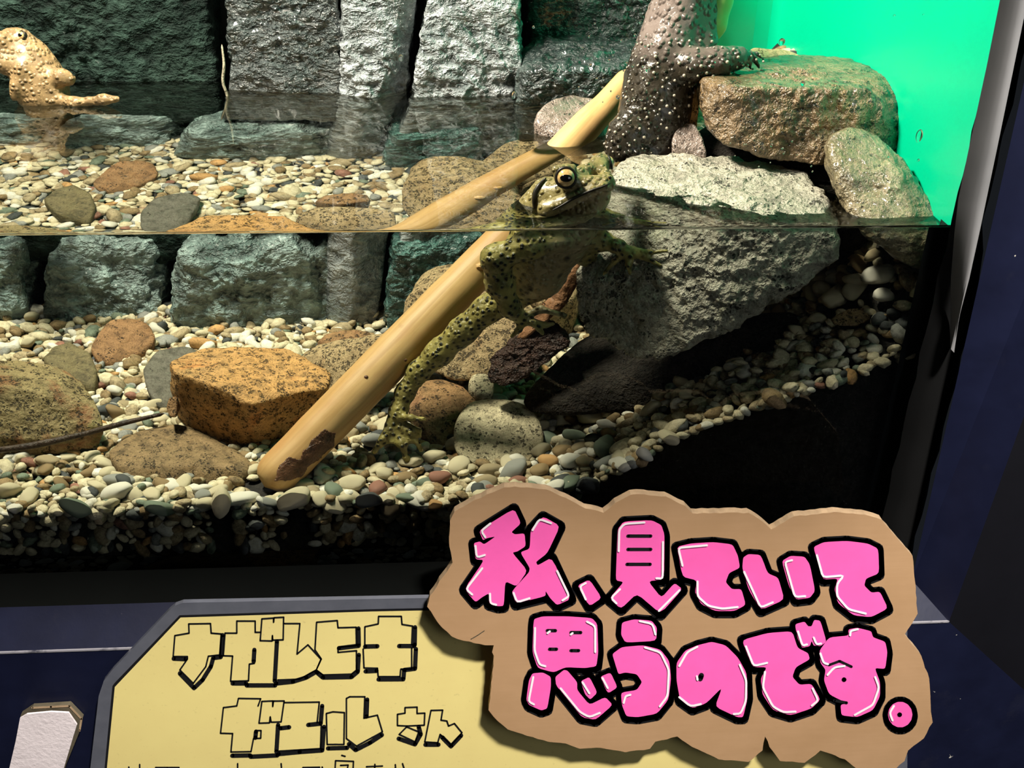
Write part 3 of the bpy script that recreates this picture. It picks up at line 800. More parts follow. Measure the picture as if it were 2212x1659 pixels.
# the 300 that show largest
dx = cand[:, :3] - CAM; dep = dx @ FW
pxx = W / 2 + FPX * (dx @ RT) / dep; pyy = H / 2 - FPX * (dx @ UP) / dep
score = cand[:, 3] / dep
vis = (cand[:, 0] > -.19) & (cand[:, 4] != 2) & (pyy < 1100) & (cand[:, 2] > bed(cand[:, 0], cand[:, 1]) - .0034) & ((cand[:, 1] > .0) & (cand[:, 1] < .12))
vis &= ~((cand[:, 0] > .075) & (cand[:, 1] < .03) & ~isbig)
score[~vis] = 0; score[cand[:, 4] == 1] *= 1.25; score[isbig] += 1
order = np.argsort(-score)[:300]
single = np.zeros(len(cand), bool); single[order] = True
SHM = {}
ZONES = [(lb, c) for N, D, c, lb in HULLS if lb and c[2] < 0.0]
ZN = {'flat brown stone half': 'the flat brown stone', 'angular orange': 'the angular orange stone', 'large stone with green': 'the mossy stone', 'olive brown cobble': 'the olive cobble',
      'rounded reddish': 'the reddish cobble', 'dark grey olive': 'the grey olive stone', 'small smooth orange': 'the angular orange stone', 'flat speckled tan': 'the flat speckled stone', 'thin rusty': 'the rusty red stone',
      'big round speckled': 'the round speckled boulder', 'rounded rust': 'the rust brown stone', 'pale oval': 'the pale oval stone', 'small cream stone': 'the bark piece', 'large rough grey': 'the grey rock', 'wet olive brown': 'the corner rock',
      'dark waterlogged': 'the sunken log', 'small brown stone in': 'the shaded gravel slope', 'speckled tan stone leaning': 'the grey rock'}


def zone(p):
    if math.hypot(p[0] - WT[0], p[1] - WT[1]) < .03: nm, c = 'the thick end of the driftwood', WT
    else:
        best = min(ZONES, key=lambda z: np.linalg.norm((z[1] - p)[:2])); c = best[1]; nm = 'the grey rock'
        for k, v_ in ZN.items():
            if best[0].startswith(k): nm = v_
    d = (p - c)[:2]
    side = ('right of' if d[0] > 0 else 'left of') if abs(d[0]) > abs(d[1]) else ('behind' if d[1] > 0 else 'in front of')
    return nm, side


PLIST = []
for k in order:
    x, y, z, s_, ly = cand[k]; key = (shp[k], colr[k])
    if key not in SHM:
        V_, F_ = SH[shp[k]]; me = bpy.data.meshes.new('pebble'); me.from_pydata(V_.tolist(), [], F_); me.update()
        me.polygons.foreach_set('use_smooth', [True] * len(me.polygons)); me.materials.append(PEB[CN[colr[k]]]); SHM[key] = me
    o = bpy.data.objects.new('pebble', SHM[key]); COL.objects.link(o); o.location = (x, y, z); o.scale = (s_, s_, s_)
    o.rotation_euler = rotmat(k); o.cycles.is_caustics_receiver = True
    PLIST.append((o, CN[colr[k]], np.array([x, y, z]), score[k]))
RANK = ['largest', 'second largest', 'third largest', 'fourth largest', 'fifth largest', 'sixth largest', 'seventh largest', 'eighth largest', 'ninth largest', 'tenth largest', 'eleventh largest', 'twelfth largest',
        'thirteenth largest', 'fourteenth largest', 'fifteenth largest', 'sixteenth largest', 'seventeenth largest', 'eighteenth largest']
seen = {}
for o, cn, p, sc_ in sorted(PLIST, key=lambda q: -q[3]):
    zz_, side = zone(p)
    n_ = seen.get((cn, zz_, side), 0); seen[(cn, zz_, side)] = n_ + 1
    tag(o, RANK[min(n_, 17)] + ' ' + cn + ' pebble ' + side + ' ' + zz_, 'pebble', 'gravel pebbles by ' + zz_)
V, F, MI = [], [], []; off = 0
for k in np.where(~single)[0]:
    x, y, z, s_, ly = cand[k]; V_, F_ = SL[shp[k]]
    R_ = np.array(rotmat(k, ly != 2).to_matrix()); V.append(V_ * s_ @ R_.T + np.array([x, y, z])); F.append(np.array(F_) + off); off += len(V_); MI.append(np.full(len(F_), colr[k]))
V = np.concatenate(V); F = np.concatenate(F); MI = np.concatenate(MI)
gv = mesh_obj('gravel', V, F.tolist(), list(PEB.values()), base=np.array([0, .1, -.15])); gv.data.polygons.foreach_set('material_index', MI.astype(np.int32))
tag(gv, 'bed of mixed cream, grey and brown gravel covering the tank floor', 'gravel', kind='stuff')

# ------------------------------------------------------------------ toads: blended bodies meshed with surface nets
def surface_nets(f, org, h):
    s = f < 0
    nx_, ny_, nz_ = f.shape
    c = [s[a:nx_ - 1 + a, b:ny_ - 1 + b, d:nz_ - 1 + d] for a in (0, 1) for b in (0, 1) for d in (0, 1)]
    sm = sum(q.astype(np.int8) for q in c); act = (sm > 0) & (sm < 8)
    I = np.argwhere(act); idx = -np.ones(act.shape, np.int64); idx[act] = np.arange(len(I))
    acc = np.zeros((len(I), 3)); cnt = np.zeros(len(I))
    cor = [(a, b, d) for a in (0, 1) for b in (0, 1) for d in (0, 1)]
    val = {q: f[I[:, 0] + q[0], I[:, 1] + q[1], I[:, 2] + q[2]] for q in cor}
    for q in cor:
        for ax in range(3):
            if q[ax]: continue
            w = list(q); w[ax] = 1; w = tuple(w); a, b = val[q], val[w]; x = (a < 0) != (b < 0)
            t = np.where(x, a / np.where(x, a - b, 1), 0)
            pt = np.tile(np.array(q, float), (len(I), 1)); pt[:, ax] = t
            acc[x] += pt[x]; cnt[x] += 1
    V = org + h * (I + acc / cnt[:, None])
    F = []
    for ax in range(3):
        u_, w_ = (ax + 1) % 3, (ax + 2) % 3
        sl0 = [slice(None)] * 3; sl1 = [slice(None)] * 3; sl0[ax] = slice(0, -1); sl1[ax] = slice(1, None)
        x = s[tuple(sl0)] != s[tuple(sl1)]
        E = np.argwhere(x); E = E[(E[:, u_] > 0) & (E[:, w_] > 0) & (E[:, u_] < f.shape[u_] - 1) & (E[:, w_] < f.shape[w_] - 1)]
        def cell(du, dw):
            q = E.copy(); q[:, u_] -= du; q[:, w_] -= dw; return idx[q[:, 0], q[:, 1], q[:, 2]]
        Q = np.stack([cell(1, 1), cell(0, 1), cell(0, 0), cell(1, 0)], 1)
        ins = s[E[:, 0], E[:, 1], E[:, 2]]; Q[~ins] = Q[~ins][:, ::-1]
        F.append(Q)
    return V, np.concatenate(F)


def blend(prims, h=.0007, pad=.004):
    """prims: (a, b, ra, rb, k) round cones, smooth union"""
    P = np.array([np.minimum(a, b) - max(ra, rb) for a, b, ra, rb, k in prims]).min(0) - pad
    Q = np.array([np.maximum(a, b) + max(ra, rb) for a, b, ra, rb, k in prims]).max(0) + pad
    n_ = np.ceil((Q - P) / h).astype(int) + 1
    f = np.full(n_, .02, np.float32)
    ax = [P[i] + h * np.arange(n_[i]) for i in range(3)]
    for a, b, ra, rb, k in prims:
        r = max(ra, rb) + k + 2 * h
        lo = np.maximum(((np.minimum(a, b) - r - P) / h).astype(int), 0); hi = np.minimum(((np.maximum(a, b) + r - P) / h).astype(int) + 2, n_)
        g = np.stack(np.meshgrid(*[ax[i][lo[i]:hi[i]] for i in range(3)], indexing='ij'), -1)
        ab = b - a; t = np.clip(((g - a) @ ab) / (ab @ ab + 1e-12), 0, 1)
        d = np.linalg.norm(g - (a + t[..., None] * ab), axis=-1) - (ra + (rb - ra) * t)
        sl = tuple(slice(lo[i], hi[i]) for i in range(3)); e = f[sl]
        hh = np.clip(k - np.abs(e - d), 0, None) / k
        f[sl] = np.minimum(e, d) - hh * hh * k * .25
    return surface_nets(f, P, h)


def cone(p, q, k=.003):
    """p, q = (px, py, Y, radius in pixels there)"""
    def w(s):
        pt = at(*s[:3]); return pt, s[3] * (np.linalg.norm(pt - CAM) / FPX)
    a, ra = w(p); b, rb = w(q)
    return (a, b, ra, rb, k)


def chain(pts, k=.003): return [cone(pts[i], pts[i + 1], k) for i in range(len(pts) - 1)]


def toad_mat(name, c_plain, c_spot, c_pale, dark, vs_=330, rough=.35, wart=.8, bd=.0015, spotsize=.30):
    m = NB(name)
    pl = m.attr('pale').outputs['Fac']; sp_ = m.attr('spot').outputs['Fac']
    n = m.noise(110, 5); n2 = m.noise(600, 3)
    col = m.mix(sp_, m.mix(m.rng(n, .3, .7), c_plain, tuple(k_ * .62 for k_ in c_plain)), m.mix(m.rng(n, .35, .65), c_spot, tuple(k_ * .45 for k_ in c_spot)))
    v = m.voro(vs_); v2 = m.voro(vs_ * .28, vec=m.coord((1, 1.3, .8)))
    mask = m.math('MULTIPLY', m.math('MULTIPLY', m.rng(v, spotsize, spotsize * .72), m.rng(sp_, .2, .7)), m.rng(pl, .8, .2))
    fl_ = m.noise(700, 4, .7)
    col = m.mix(m.rng(fl_, .56, .72, 0, .5), col, tuple(min(1, k_ * 2.2) for k_ in c_plain)); col = m.mix(m.rng(m.noise(160, 5, .7), .52, .36, 0, .65), col, tuple(k_ * .3 for k_ in c_plain))
    col = m.mix(pl, col, c_pale)
    col = m.mix(mask, col, dark)
    blot = m.math('MULTIPLY', m.rng(v2, .30, .22), m.math('MULTIPLY', pl, m.rng(sp_, .3, .8)))
    col = m.mix(blot, col, dark)
    hgt = m.math('ADD', m.math('MULTIPLY', m.rng(v, .5, .1), wart), m.math('MULTIPLY', n2, .25))
    m.set(col, rough, .4, .15); m.bump(hgt, .8, bd)
    return m.m


def toad(name, prims, mat, label, spot_fn, pale_fn, h=.0007, wart_amp=0, wfreq=260):
    V, F = blend(prims, h)
    # light smoothing of the lattice
    root = empty(name, [V[:, 0].mean(), V[:, 1].mean(), V[:, 2].min()])
    tag(root, label, 'toad')
    body = mesh_obj('body', V, F.tolist(), mat, parent=root)
    me = body.data
    no = np.zeros(len(V) * 3, np.float32); me.vertices.foreach_get('normal', no); no = no.reshape(-1, 3)
    if wart_amp:
        co = V - V.mean(0)
        w = np.clip(pnoise(V * wfreq) - .12, 0, None) * wart_amp * 4
        co = V + no * w[:, None] - np.array(root.location); me.vertices.foreach_set('co', co.astype(np.float32).ravel()); me.update()
    for nm, fn in (('spot', spot_fn), ('pale', pale_fn)):
        at_ = me.attributes.new(nm, 'FLOAT', 'POINT'); at_.data.foreach_set('value', fn(V, no).astype(np.float32))
    sm = body.modifiers.new('smooth', 'SMOOTH'); sm.iterations = 3; sm.factor = .5
    return root


def eye_mat(name, iris, rim):
    m = NB(name); sx = m.n.new('ShaderNodeSeparateXYZ'); m.t.links.new(m.coord(), sx.inputs[0])
    col = m.mix(m.rng(m.noise(3, 4), .4, .7, 0, .8), iris, tuple(k * .35 for k in iris))
    z = sx.outputs['Z']
    col = m.mix(m.rng(z, .62, .52), col, rim)
    m.set(col, .08, .7, .6); return m.m


M['skin_line'] = plain('dark_skin_fold', (.012, .010, .006), .4, .3)
M['pupil'] = plain('pupil_black', (.002, .002, .002), .08, .7, 0)


def eye(root, px, py, y, rpx, gaze, mat):
    p = at(px, py, y); r = rpx * np.linalg.norm(p - CAM) / FPX
    g = Vector(gaze).normalized(); q = g.to_track_quat('Z', 'Y')
    D_, F_ = ico(5)
    me = bpy.data.meshes.new('eye'); me.from_pydata(D_.tolist(), [], F_); me.polygons.foreach_set('use_smooth', [True] * len(me.polygons)); me.materials.append(mat)
    o = bpy.data.objects.new('eye', me); COL.objects.link(o); o.parent = root; o.location = Vector(p) - root.location; o.rotation_euler = q.to_euler(); o.scale = (r, r, r)
    o.cycles.is_caustics_receiver = True; o['label'] = 'golden eye with a wide black pupil'
    # dark lid round the eye
    V_, F2, _, _ = tube([(math.cos(k_ * math.pi / 8) * .93, math.sin(k_ * math.pi / 8) * .93, .36) for k_ in range(17)], [.17] * 17, 10, 49, cap=False)
    me = bpy.data.meshes.new('eyelid'); me.from_pydata(V_.tolist(), [], F2); me.polygons.foreach_set('use_smooth', [True] * len(me.polygons)); me.materials.append(M['skin_line'])
    o3 = bpy.data.objects.new('eyelid', me); COL.objects.link(o3); o3.parent = o; o3.cycles.is_caustics_receiver = True
    # horizontal pupil: keep its long axis level
    lx = q.inverted() @ Vector((g.y, -g.x, 0)).normalized(); ang = math.atan2(lx.y, lx.x)
    V_ = D_ * np.array([.60, .35, .05]); ca, sa = math.cos(ang), math.sin(ang)
    V_ = np.c_[V_[:, 0] * ca - V_[:, 1] * sa, V_[:, 0] * sa + V_[:, 1] * ca, V_[:, 2]]
    rr = np.hypot(V_[:, 0], V_[:, 1]); V_[:, 2] += np.sqrt(1 - rr ** 2) - .005
    me = bpy.data.meshes.new('pupil'); me.from_pydata(V_.tolist(), [], F_); me.polygons.foreach_set('use_smooth', [True] * len(me.polygons)); me.materials.append(M['pupil'])
    o2 = bpy.data.objects.new('pupil', me); COL.objects.link(o2); o2.parent = o; o2.cycles.is_caustics_receiver = True
    return o


M['toad_main'] = toad_mat('olive_toad_skin', (.20, .165, .060), (.40, .34, .10), (.33, .26, .14), (.010, .011, .007), 400, .42, spotsize=.36)
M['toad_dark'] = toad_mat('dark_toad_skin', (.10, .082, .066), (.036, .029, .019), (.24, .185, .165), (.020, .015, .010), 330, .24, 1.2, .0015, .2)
M['toad_tan'] = toad_mat('tan_toad_skin', (.34, .22, .10), (.30, .20, .09), (.40, .29, .15), (.10, .06, .025), 420, .5, 1.0, .0009, .25)

pr = []
# head
pr += [cone((1182, 425, .033, 36), (1296, 396, .024, 17), .004)]
pr += [cone((1180, 452, .021, 20), (1304, 402, .018, 10), .003), cone((1262, 462, .042, 24), (1312, 402, .023, 10), .003)]
pr += [cone((1238, 462, .028, 42), (1285, 428, .026, 26), .004)]
pr += [cone((1219, 380, .0235, 23), (1224, 384, .0225, 22), .002), cone((1296, 352, .040, 20), (1306, 352, .041, 18), .002)]
pr += [cone((1226, 384, .026, 14), (1288, 362, .036, 16), .003), cone((1228, 392, .022, 14), (1312, 390, .021, 9), .003), cone((1296, 362, .037, 13), (1316, 388, .024, 9), .003)]
pr += [cone((1200, 366, .0235, 9), (1238, 362, .0235, 8), .0015)]
pr += [cone((1312, 398, .021, 12), (1320, 398, .021, 9), .002)]
# nape and shoulder hump at the surface
pr += [cone((1150, 452, .034, 40), (1185, 420, .036, 34), .004), cone((1095, 478, .036, 24), (1150, 440, .036, 32), .004)]
# trunk under water
pr += [cone((1150, 470, .034, 44), (1205, 530, .034, 48), .006), cone((1205, 530, .034, 48), (1165, 590, .040, 50), .006), cone((1165, 590, .040, 50), (1095, 648, .046, 34), .006)]
# right arm and hand
pr += chain([(1212, 520, .021, 24), (1140, 530, .018, 29), (1070, 558, .018, 28), (1080, 612, .020, 28), (1102, 664, .022, 20), (1128, 690, .024, 15)], .004)
for c_ in [[(1130, 686, .024, 10), (1168, 668, .023, 8), (1222, 682, .022, 5)], [(1132, 694, .024, 9), (1152, 698, .022, 7), (1172, 720, .022, 5)],
           [(1124, 696, .024, 9), (1122, 712, .023, 6), (1106, 726, .024, 5)], [(1134, 690, .025, 9), (1180, 702, .023, 6), (1196, 700, .023, 4)]]:
    pr += chain(c_, .0014)
# left arm reaching the grey rock
pr += chain([(1262, 512, .036, 22), (1300, 520, .036, 20), (1335, 532, .032, 13), (1360, 546, .030, 11)], .003)
for c_ in [[(1352, 545, .030, 10), (1326, 566, .033, 6), (1304, 592, .035, 4)], [(1360, 550, .029, 10), (1358, 570, .028, 7), (1361, 592, .028, 4)],
           [(1366, 548, .029, 9), (1398, 558, .026, 6), (1428, 574, .024, 4)], [(1364, 540, .030, 9), (1400, 546, .027, 6), (1440, 542, .024, 4)]]:
    pr += chain(c_, .0014)
# right hind leg along the driftwood, foot spread on the gravel
pr += chain([(1100, 640, .046, 28), (1052, 668, .046, 28), (1000, 715, .047, 28), (948, 762, .048, 26), (905, 802, .049, 21), (875, 848, .048, 18), (860, 890, .045, 16), (852, 925, .043, 15)], .004)
for c_ in [[(846, 910, .043, 11), (828, 948, .038, 8), (808, 976, .038, 6)], [(852, 925, .043, 11), (868, 958, .037, 8), (878, 990, .036, 6), (894, 1008, .036, 5)],
           [(858, 918, .043, 10), (888, 934, .038, 7), (910, 972, .037, 5)], [(860, 900, .043, 9), (888, 902, .037, 6), (918, 906, .036, 4)]]:
    pr += chain(c_, .002)
for t in np.linspace(.1, .9, 9):     # webs between the toes
    pr.append(cone((848, 912, .043, 3), (820 + t * 50, 966 + 8 * t - 16 * math.sin(t * 3.14), .038, 2.4), .0014))
    pr.append(cone((858, 918, .043, 3), (872 + t * 32, 974 - 14 * t - 16 * math.sin(t * 3.14), .037, 2.4), .0014))
    pr.append(cone((860, 908, .043, 3), (906 + t * 6, 955 - 46 * t + 4, .037, 2.0) if .2 < t < .8 else (880, 925, .042, 2.4), .0014))
thr = [at(1245, 470, .024), at(1290, 430, .021)]
bel = [at(1240, 540, .022), at(1190, 620, .026)]


def seg_d(V, a, b):
    ab = b - a; t = np.clip(((V - a) @ ab) / (ab @ ab), 0, 1); return np.linalg.norm(V - (a + t[:, None] * ab), axis=1)


sst = lambda x, a, b: np.clip((x - a) / (b - a), 0, 1)
main = toad('toad', pr, M['toad_main'], 'olive toad with black warts resting its head above the water line',
            lambda V, n: sst(-V[:, 2], .000, .005), lambda V, n: np.maximum(sst(seg_d(V, *thr), .013, .007) * sst(-n[:, 2], -.1, .3), sst(seg_d(V, *bel), .017, .009) * .9), .00065, .00035, 420)
M['eye_gold'] = eye_mat('gold_iris', (.62, .40, .16), (.02, .018, .012))
eye(main, 1222, 383, .0190, 22, (-.05, -.95, .22), M['eye_gold'])
eye(main, 1312, 352, .0405, 15, (.80, .05, .25), M['eye_gold'])
M['skin_line'] = plain('dark_skin_fold', (.012, .010, .006), .4, .3)


def fold(root, pts, rpx, name, mat):
    p3 = [at(*q) for q in pts]; V, F, _, _ = tube(p3, [rpx * .0001, rpx * .00019, rpx * .00019, rpx * .0001], 8, 30)
    return mesh_obj(name, V, F, mat, parent=root)


def probe(V, px, py, lift=.0):
    """first point of a vertex cloud met by the sight line of a pixel"""
    p, d = (path(px, py)[-1] if True else None)
    if py < 500: p, d = path(px, py)[0]
    q = V - p; t = q @ d; dist = np.linalg.norm(q - t[:, None] * d, axis=1)
    m = dist < .0009
    if not m.any(): m = dist < .003
    if not m.any(): return None
    return p + d * (t[m].min() - lift)


def drawn(root, pxs, rpx, name, mat, lift=.0001):
    b = [c for c in root.children if c.name.startswith('body')][0]
    n_ = len(b.data.vertices); co = np.zeros(n_ * 3, np.float32); b.data.vertices.foreach_get('co', co); V = co.reshape(-1, 3) + np.array(root.location)
    pts = []
    for i in range(len(pxs) - 1):
        for t in np.linspace(0, 1, 7)[:-1]:
            q = probe(V, pxs[i][0] * (1 - t) + pxs[i + 1][0] * t, pxs[i][1] * (1 - t) + pxs[i + 1][1] * t, lift)
            if q is not None: pts.append(q)
    if len(pts) < 3: return
    pts = np.array(pts)
    for _ in range(3): pts[1:-1] = (pts[:-2] + 2 * pts[1:-1] + pts[2:]) / 4
    r = rpx * .000185
    V, F, _, _ = tube(pts, [r * .4, r, r, r * .4], 8, max(20, len(pts) * 2)); mesh_obj(name, V, F, mat, parent=root)


drawn(main, [(1192, 455), (1215, 443), (1240, 428), (1275, 412), (1305, 402), (1322, 394)], 3.0, 'mouth', M['skin_line'])
drawn(main, [(1180, 384), (1166, 398), (1155, 415), (1153, 440), (1155, 455)], 5.0, 'skin_fold', M['skin_line'])
drawn(main, [(1314, 382), (1318, 384), (1322, 383)], 3.2, 'nostril', M['skin_line'])

# the dark toad standing upright behind the grey rock
pr = []
pr += chain([(1420, 300, .100, 62), (1418, 235, .104, 66), (1425, 170, .108, 62), (1445, 100, .112, 56), (1470, 40, .116, 58), (1495, -30, .120, 60), (1520, -90, .122, 44)], .008)
pr += [cone((1392, 250, .098, 44), (1440, 120, .106, 44), .008), cone((1440, 110, .104, 30), (1480, -10, .110, 34), .006)]
pr += chain([(1462, 150, .100, 34), (1500, 142, .094, 31), (1550, 134, .092, 28), (1590, 126, .094, 20), (1616, 120, .096, 11)], .004)
for c_ in [[(1612, 121, .096, 8), (1630, 126, .096, 5), (1640, 146, .096, 4)], [(1608, 126, .096, 8), (1618, 136, .094, 5), (1622, 150, .094, 3)], [(1612, 118, .098, 7), (1634, 116, .10, 4), (1650, 128, .10, 3)]]:
    pr += chain(c_, .0015)
pr += chain([(1400, 290, .098, 40), (1352, 292, .092, 34), (1338, 322, .090, 28)], .006)       # folded thigh
pr += chain([(1338, 322, .090, 24), (1372, 338, .088, 22), (1410, 340, .088, 16)], .004)
pr += [cone((1520, 40, .112, 30), (1524, 90, .106, 22), .006)]
dk = toad('toad', pr, M['toad_dark'], 'big dark warty toad standing upright with one arm over the brown rock',
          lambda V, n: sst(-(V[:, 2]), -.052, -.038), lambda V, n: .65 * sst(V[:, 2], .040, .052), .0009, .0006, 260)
th_pr = chain([(1540, -60, .116, 34), (1544, 0, .115, 33), (1536, 52, .112, 28), (1520, 98, .108, 15)], .004)
M['throat'] = plain('yellow_green_throat', (.40, .42, .12), .35, .4, .25, 60)
V, F = blend(th_pr, .0009); o = mesh_obj('throat', V, F.tolist(), M['throat'], parent=dk); o['label'] = 'pale yellow green throat skin'
eye(dk, 1462, -62, .094, 16, (-.75, -.6, .25), M['eye_gold']); eye(dk, 1552, -70, .100, 16, (.75, -.6, .25), M['eye_gold'])
# white wart tips
rw = np.random.RandomState(3); b = [c for c in dk.children if c.name.startswith('body')][0]
co = np.zeros(len(b.data.vertices) * 3, np.float32); b.data.vertices.foreach_get('co', co); VD = co.reshape(-1, 3) + np.array(dk.location)
no = np.zeros_like(co); b.data.vertices.foreach_get('normal', no); ND = no.reshape(-1, 3)
M['wart'] = plain('pale_wart', (.42, .36, .28), .3, .6, .1)
D_, F_ = ico(2); V, F = [], []
pick = [k for k in rw.permutation(len(VD)) if VD[k, 2] < .050 and VD[k, 2] > -.002 and ND[k, 1] < -.1]
got = []
for k in pick:
    if all(np.linalg.norm(VD[k] - g_) > .0030 for g_ in got):
        got.append(VD[k]); r = rw.uniform(.00035, .0008); F += [tuple(i + len(V) * 1 for i in fc) for fc in F_] if False else [tuple(i + len(got) * len(D_) - len(D_) for i in fc) for fc in F_]
        V.append(VD[k] + ND[k] * r * .5 + D_ * r)
    if len(got) > 130: break
o = mesh_obj('warts', np.concatenate(V), F, M['wart'], parent=dk); o['kind'] = 'stuff'; o['label'] = 'small pale wart tips'

# the tan toad at the back on the left
pr = []
pr += chain([(36, 104, .196, 33), (60, 130, .194, 39), (84, 170, .192, 43), (94, 205, .190, 42), (96, 240, .190, 34)], .006)
pr += [cone((28, 96, .194, 26), (4, 92, .188, 18), .005), cone((2, 84, .187, 10), (-16, 92, .186, 10), .004), cone((48, 80, .193, 13), (54, 84, .193, 12), .004)]
pr += chain([(22, 130, .186, 16), (8, 138, .184, 15), (-14, 118, .184, 12)], .004)
pr += chain([(48, 150, .182, 14), (36, 185, .180, 9), (30, 208, .179, 7)], .004)
pr += chain([(108, 172, .186, 18), (134, 166, .184, 13), (150, 172, .184, 11)], .004)
pr += chain([(105, 215, .185, 16), (160, 222, .180, 9), (225, 215, .178, 8), (252, 214, .176, 7)], .004)
tn = toad('toad', pr, M['toad_tan'], 'tan toad climbing out of the water by the mossy back wall', lambda V, n: 0 * V[:, 0] + .35, lambda V, n: 0 * V[:, 0], .0010, .0005, 380)
eye(tn, 49, 78, .1905, 9, (-.4, -.8, .4), M['eye_gold'])

# ------------------------------------------------------------------ signs
def flat(name, polys, y, mat, parent, thick=0):
    """filled outlines (photograph pixels) on the upright plane at y; extruded backwards by thick"""
    V, F = [], []
    for poly in polys:
        p3 = [at0(px, py, y) for px, py in poly]; b = len(V); V += p3
        tri = tessellate_polygon([[Vector((q[0], q[2], 0)) for q in p3]])
        for t in tri:
            a, c_, d = [p3[i] for i in t]
            nrm = (c_[0] - a[0]) * (d[2] - a[2]) - (c_[2] - a[2]) * (d[0] - a[0])
            F.append(tuple(b + i for i in (t if nrm > 0 else t[::-1])))
        if thick:
            n_ = len(p3); V += [q + np.array([0, thick, 0]) for q in p3]
            F += [tuple(b + n_ + i for i in t[::-1]) for t in tri]
            ar = sum(p3[i][0] * p3[(i + 1) % n_][2] - p3[(i + 1) % n_][0] * p3[i][2] for i in range(n_))
            for i in range(n_):
                j = (i + 1) % n_; q = (b + i, b + n_ + i, b + n_ + j, b + j)
                F.append(q if ar > 0 else q[::-1])
    return mesh_obj(name, V, F, mat, parent=parent, smooth=False, caustic=False)


def stroke_polys(line, w, closed=False):
    """outline pieces of a pen stroke: a quad for each run and a disc at each turn"""
    out = []; pts = [np.array(p, float) for p in line]; n_ = len(pts)
    for i in range(n_ if closed else n_ - 1):
        a, b = pts[i], pts[(i + 1) % n_]; d = b - a; l_ = np.linalg.norm(d)
        if l_ < 1e-6: continue
        q = np.array([-d[1], d[0]]) / l_ * w
        out.append([tuple(a + q), tuple(b + q), tuple(b - q), tuple(a - q)])
    for p in pts:
        out.append([tuple(p + w * np.array([math.cos(k * math.pi / 5), math.sin(k * math.pi / 5)])) for k in range(10)])
    return out


def ribbon(line, w, rnd=True):
    """one clean outline round a pen stroke"""
    pts = [np.array(p, float) for p in line]
    if len(pts) > 2 and rnd:
        q = [pts[0]]
        for i in range(1, len(pts) - 1):
            a, b, c_ = pts[i - 1], pts[i], pts[i + 1]; la = min(.3, 7 / np.linalg.norm(a - b)); lc = min(.3, 7 / np.linalg.norm(c_ - b))
            p0, p2 = b + (a - b) * la, b + (c_ - b) * lc
            q += [p0, (p0 + p2 + 2 * b) / 4, p2]
        pts = q + [pts[-1]]
    L_, R_ = [], []
    n_ = len(pts); T = [pts[min(i + 1, n_ - 1)] - pts[max(i - 1, 0)] for i in range(n_)]
    for p, t in zip(pts, T):
        t = t / (np.linalg.norm(t) + 1e-9); nn = np.array([-t[1], t[0]]); L_.append(p + nn * w); R_.append(p - nn * w)
    t0 = T[0] / np.linalg.norm(T[0]); t1 = T[-1] / np.linalg.norm(T[-1])
    return [tuple(q) for q in L_ + [pts[-1] + t1 * w * .9] + R_[::-1] + [pts[0] - t0 * w * .9]]


def rounded(poly, r=.22):
    """cuts the corners of an outline so that it looks drawn with a fat marker"""
    out = []; n_ = len(poly)
    for i in range(n_):
        a, b, c_ = [np.array(poly[(i + k) % n_], float) for k in (-1, 0, 1)]
        p = b + (a - b) * r; q = b + (c_ - b) * r
        out += [tuple(p), tuple((p + q + 2 * b) / 4), tuple(q)]
    return out


cbm = NB('cardboard')
cb = cbm.mix(cbm.rng(cbm.noise(30, 4), .3, .7), (.44, .27, .145), (.39, .235, .12))
cb = cbm.mix(cbm.rng(cbm.noise(1, 3, vec=cbm.coord((30, 30, 500))), .4, .6, 0, .12), cb, (.33, .19, .09))
cbm.set(cb, .85, .15); cbm.bump(cbm.noise(70, 5), .15, .0008); M['card'] = cbm.m
M['card_edge'] = plain('torn_card_edge', (.36, .25, .15), .9, .1, .2, 200)
M['pink'] = plain('pink_marker', srgb(246, 98, 178), .6, .2, .05, 60)
M['ink'] = plain('black_marker', (.008, .008, .009), .6, .2, .1, 80)
M['white_ink'] = plain('white_marker', (.88, .80, .84), .55, .2, .04)
ym = NB('yellow_paper')
yc = ym.mix(ym.rng(ym.noise(25, 5), .3, .7), (.77, .65, .25), (.73, .60, .23)); ym.set(ym.mix(ym.rng(ym.noise(500, 3), .64, .72, 0, .35), yc, (.50, .40, .16)), .75, .2); M['yellow'] = ym.m
lm = NB('grey_laminate'); lm.set(lm.mix(lm.rng(lm.noise(60, 4), .3, .7), (.085, .09, .11), (.12, .125, .15)), .25, .5); M['laminate'] = lm.m
M['paper_white'] = plain('crumpled_white_paper', (.72, .64, .65), .8, .15, .08, 60, .5)
M['card_dark'] = plain('dark_backing_card', (.09, .075, .05), .8, .1, .4, 60)

YP = -.0390
plc = empty('placard', at0(900, 1900, YP)); tag(plc, 'yellow hand lettered species placard in a grey laminate edge on the frame', 'sign')
OUT = [(180, 1850), (195, 1659), (213, 1504), (224, 1471), (242, 1448), (365, 1319), (378, 1308), (395, 1302), (800, 1294), (1300, 1284), (1900, 1272), (1960, 1320), (1960, 1850)]
INN = [(212, 1850), (226, 1659), (243, 1482), (247, 1476), (388, 1329), (800, 1316), (1300, 1306), (1890, 1292), (1938, 1330), (1938, 1850)]
YEL = [(216, 1850), (231, 1659), (248, 1484), (390, 1334), (800, 1321), (1300, 1311), (1886, 1297), (1932, 1335), (1932, 1850)]
flat('laminate_edge', [OUT], YP, M['laminate'], plc, .0020)
flat('border_line', [INN], YP - .0002, M['ink'], plc)
flat('paper', [YEL], YP - .0004, M['yellow'], plc)


def C1(p): return (300 + .36166 * p[0], 1259 + .36166 * p[1])


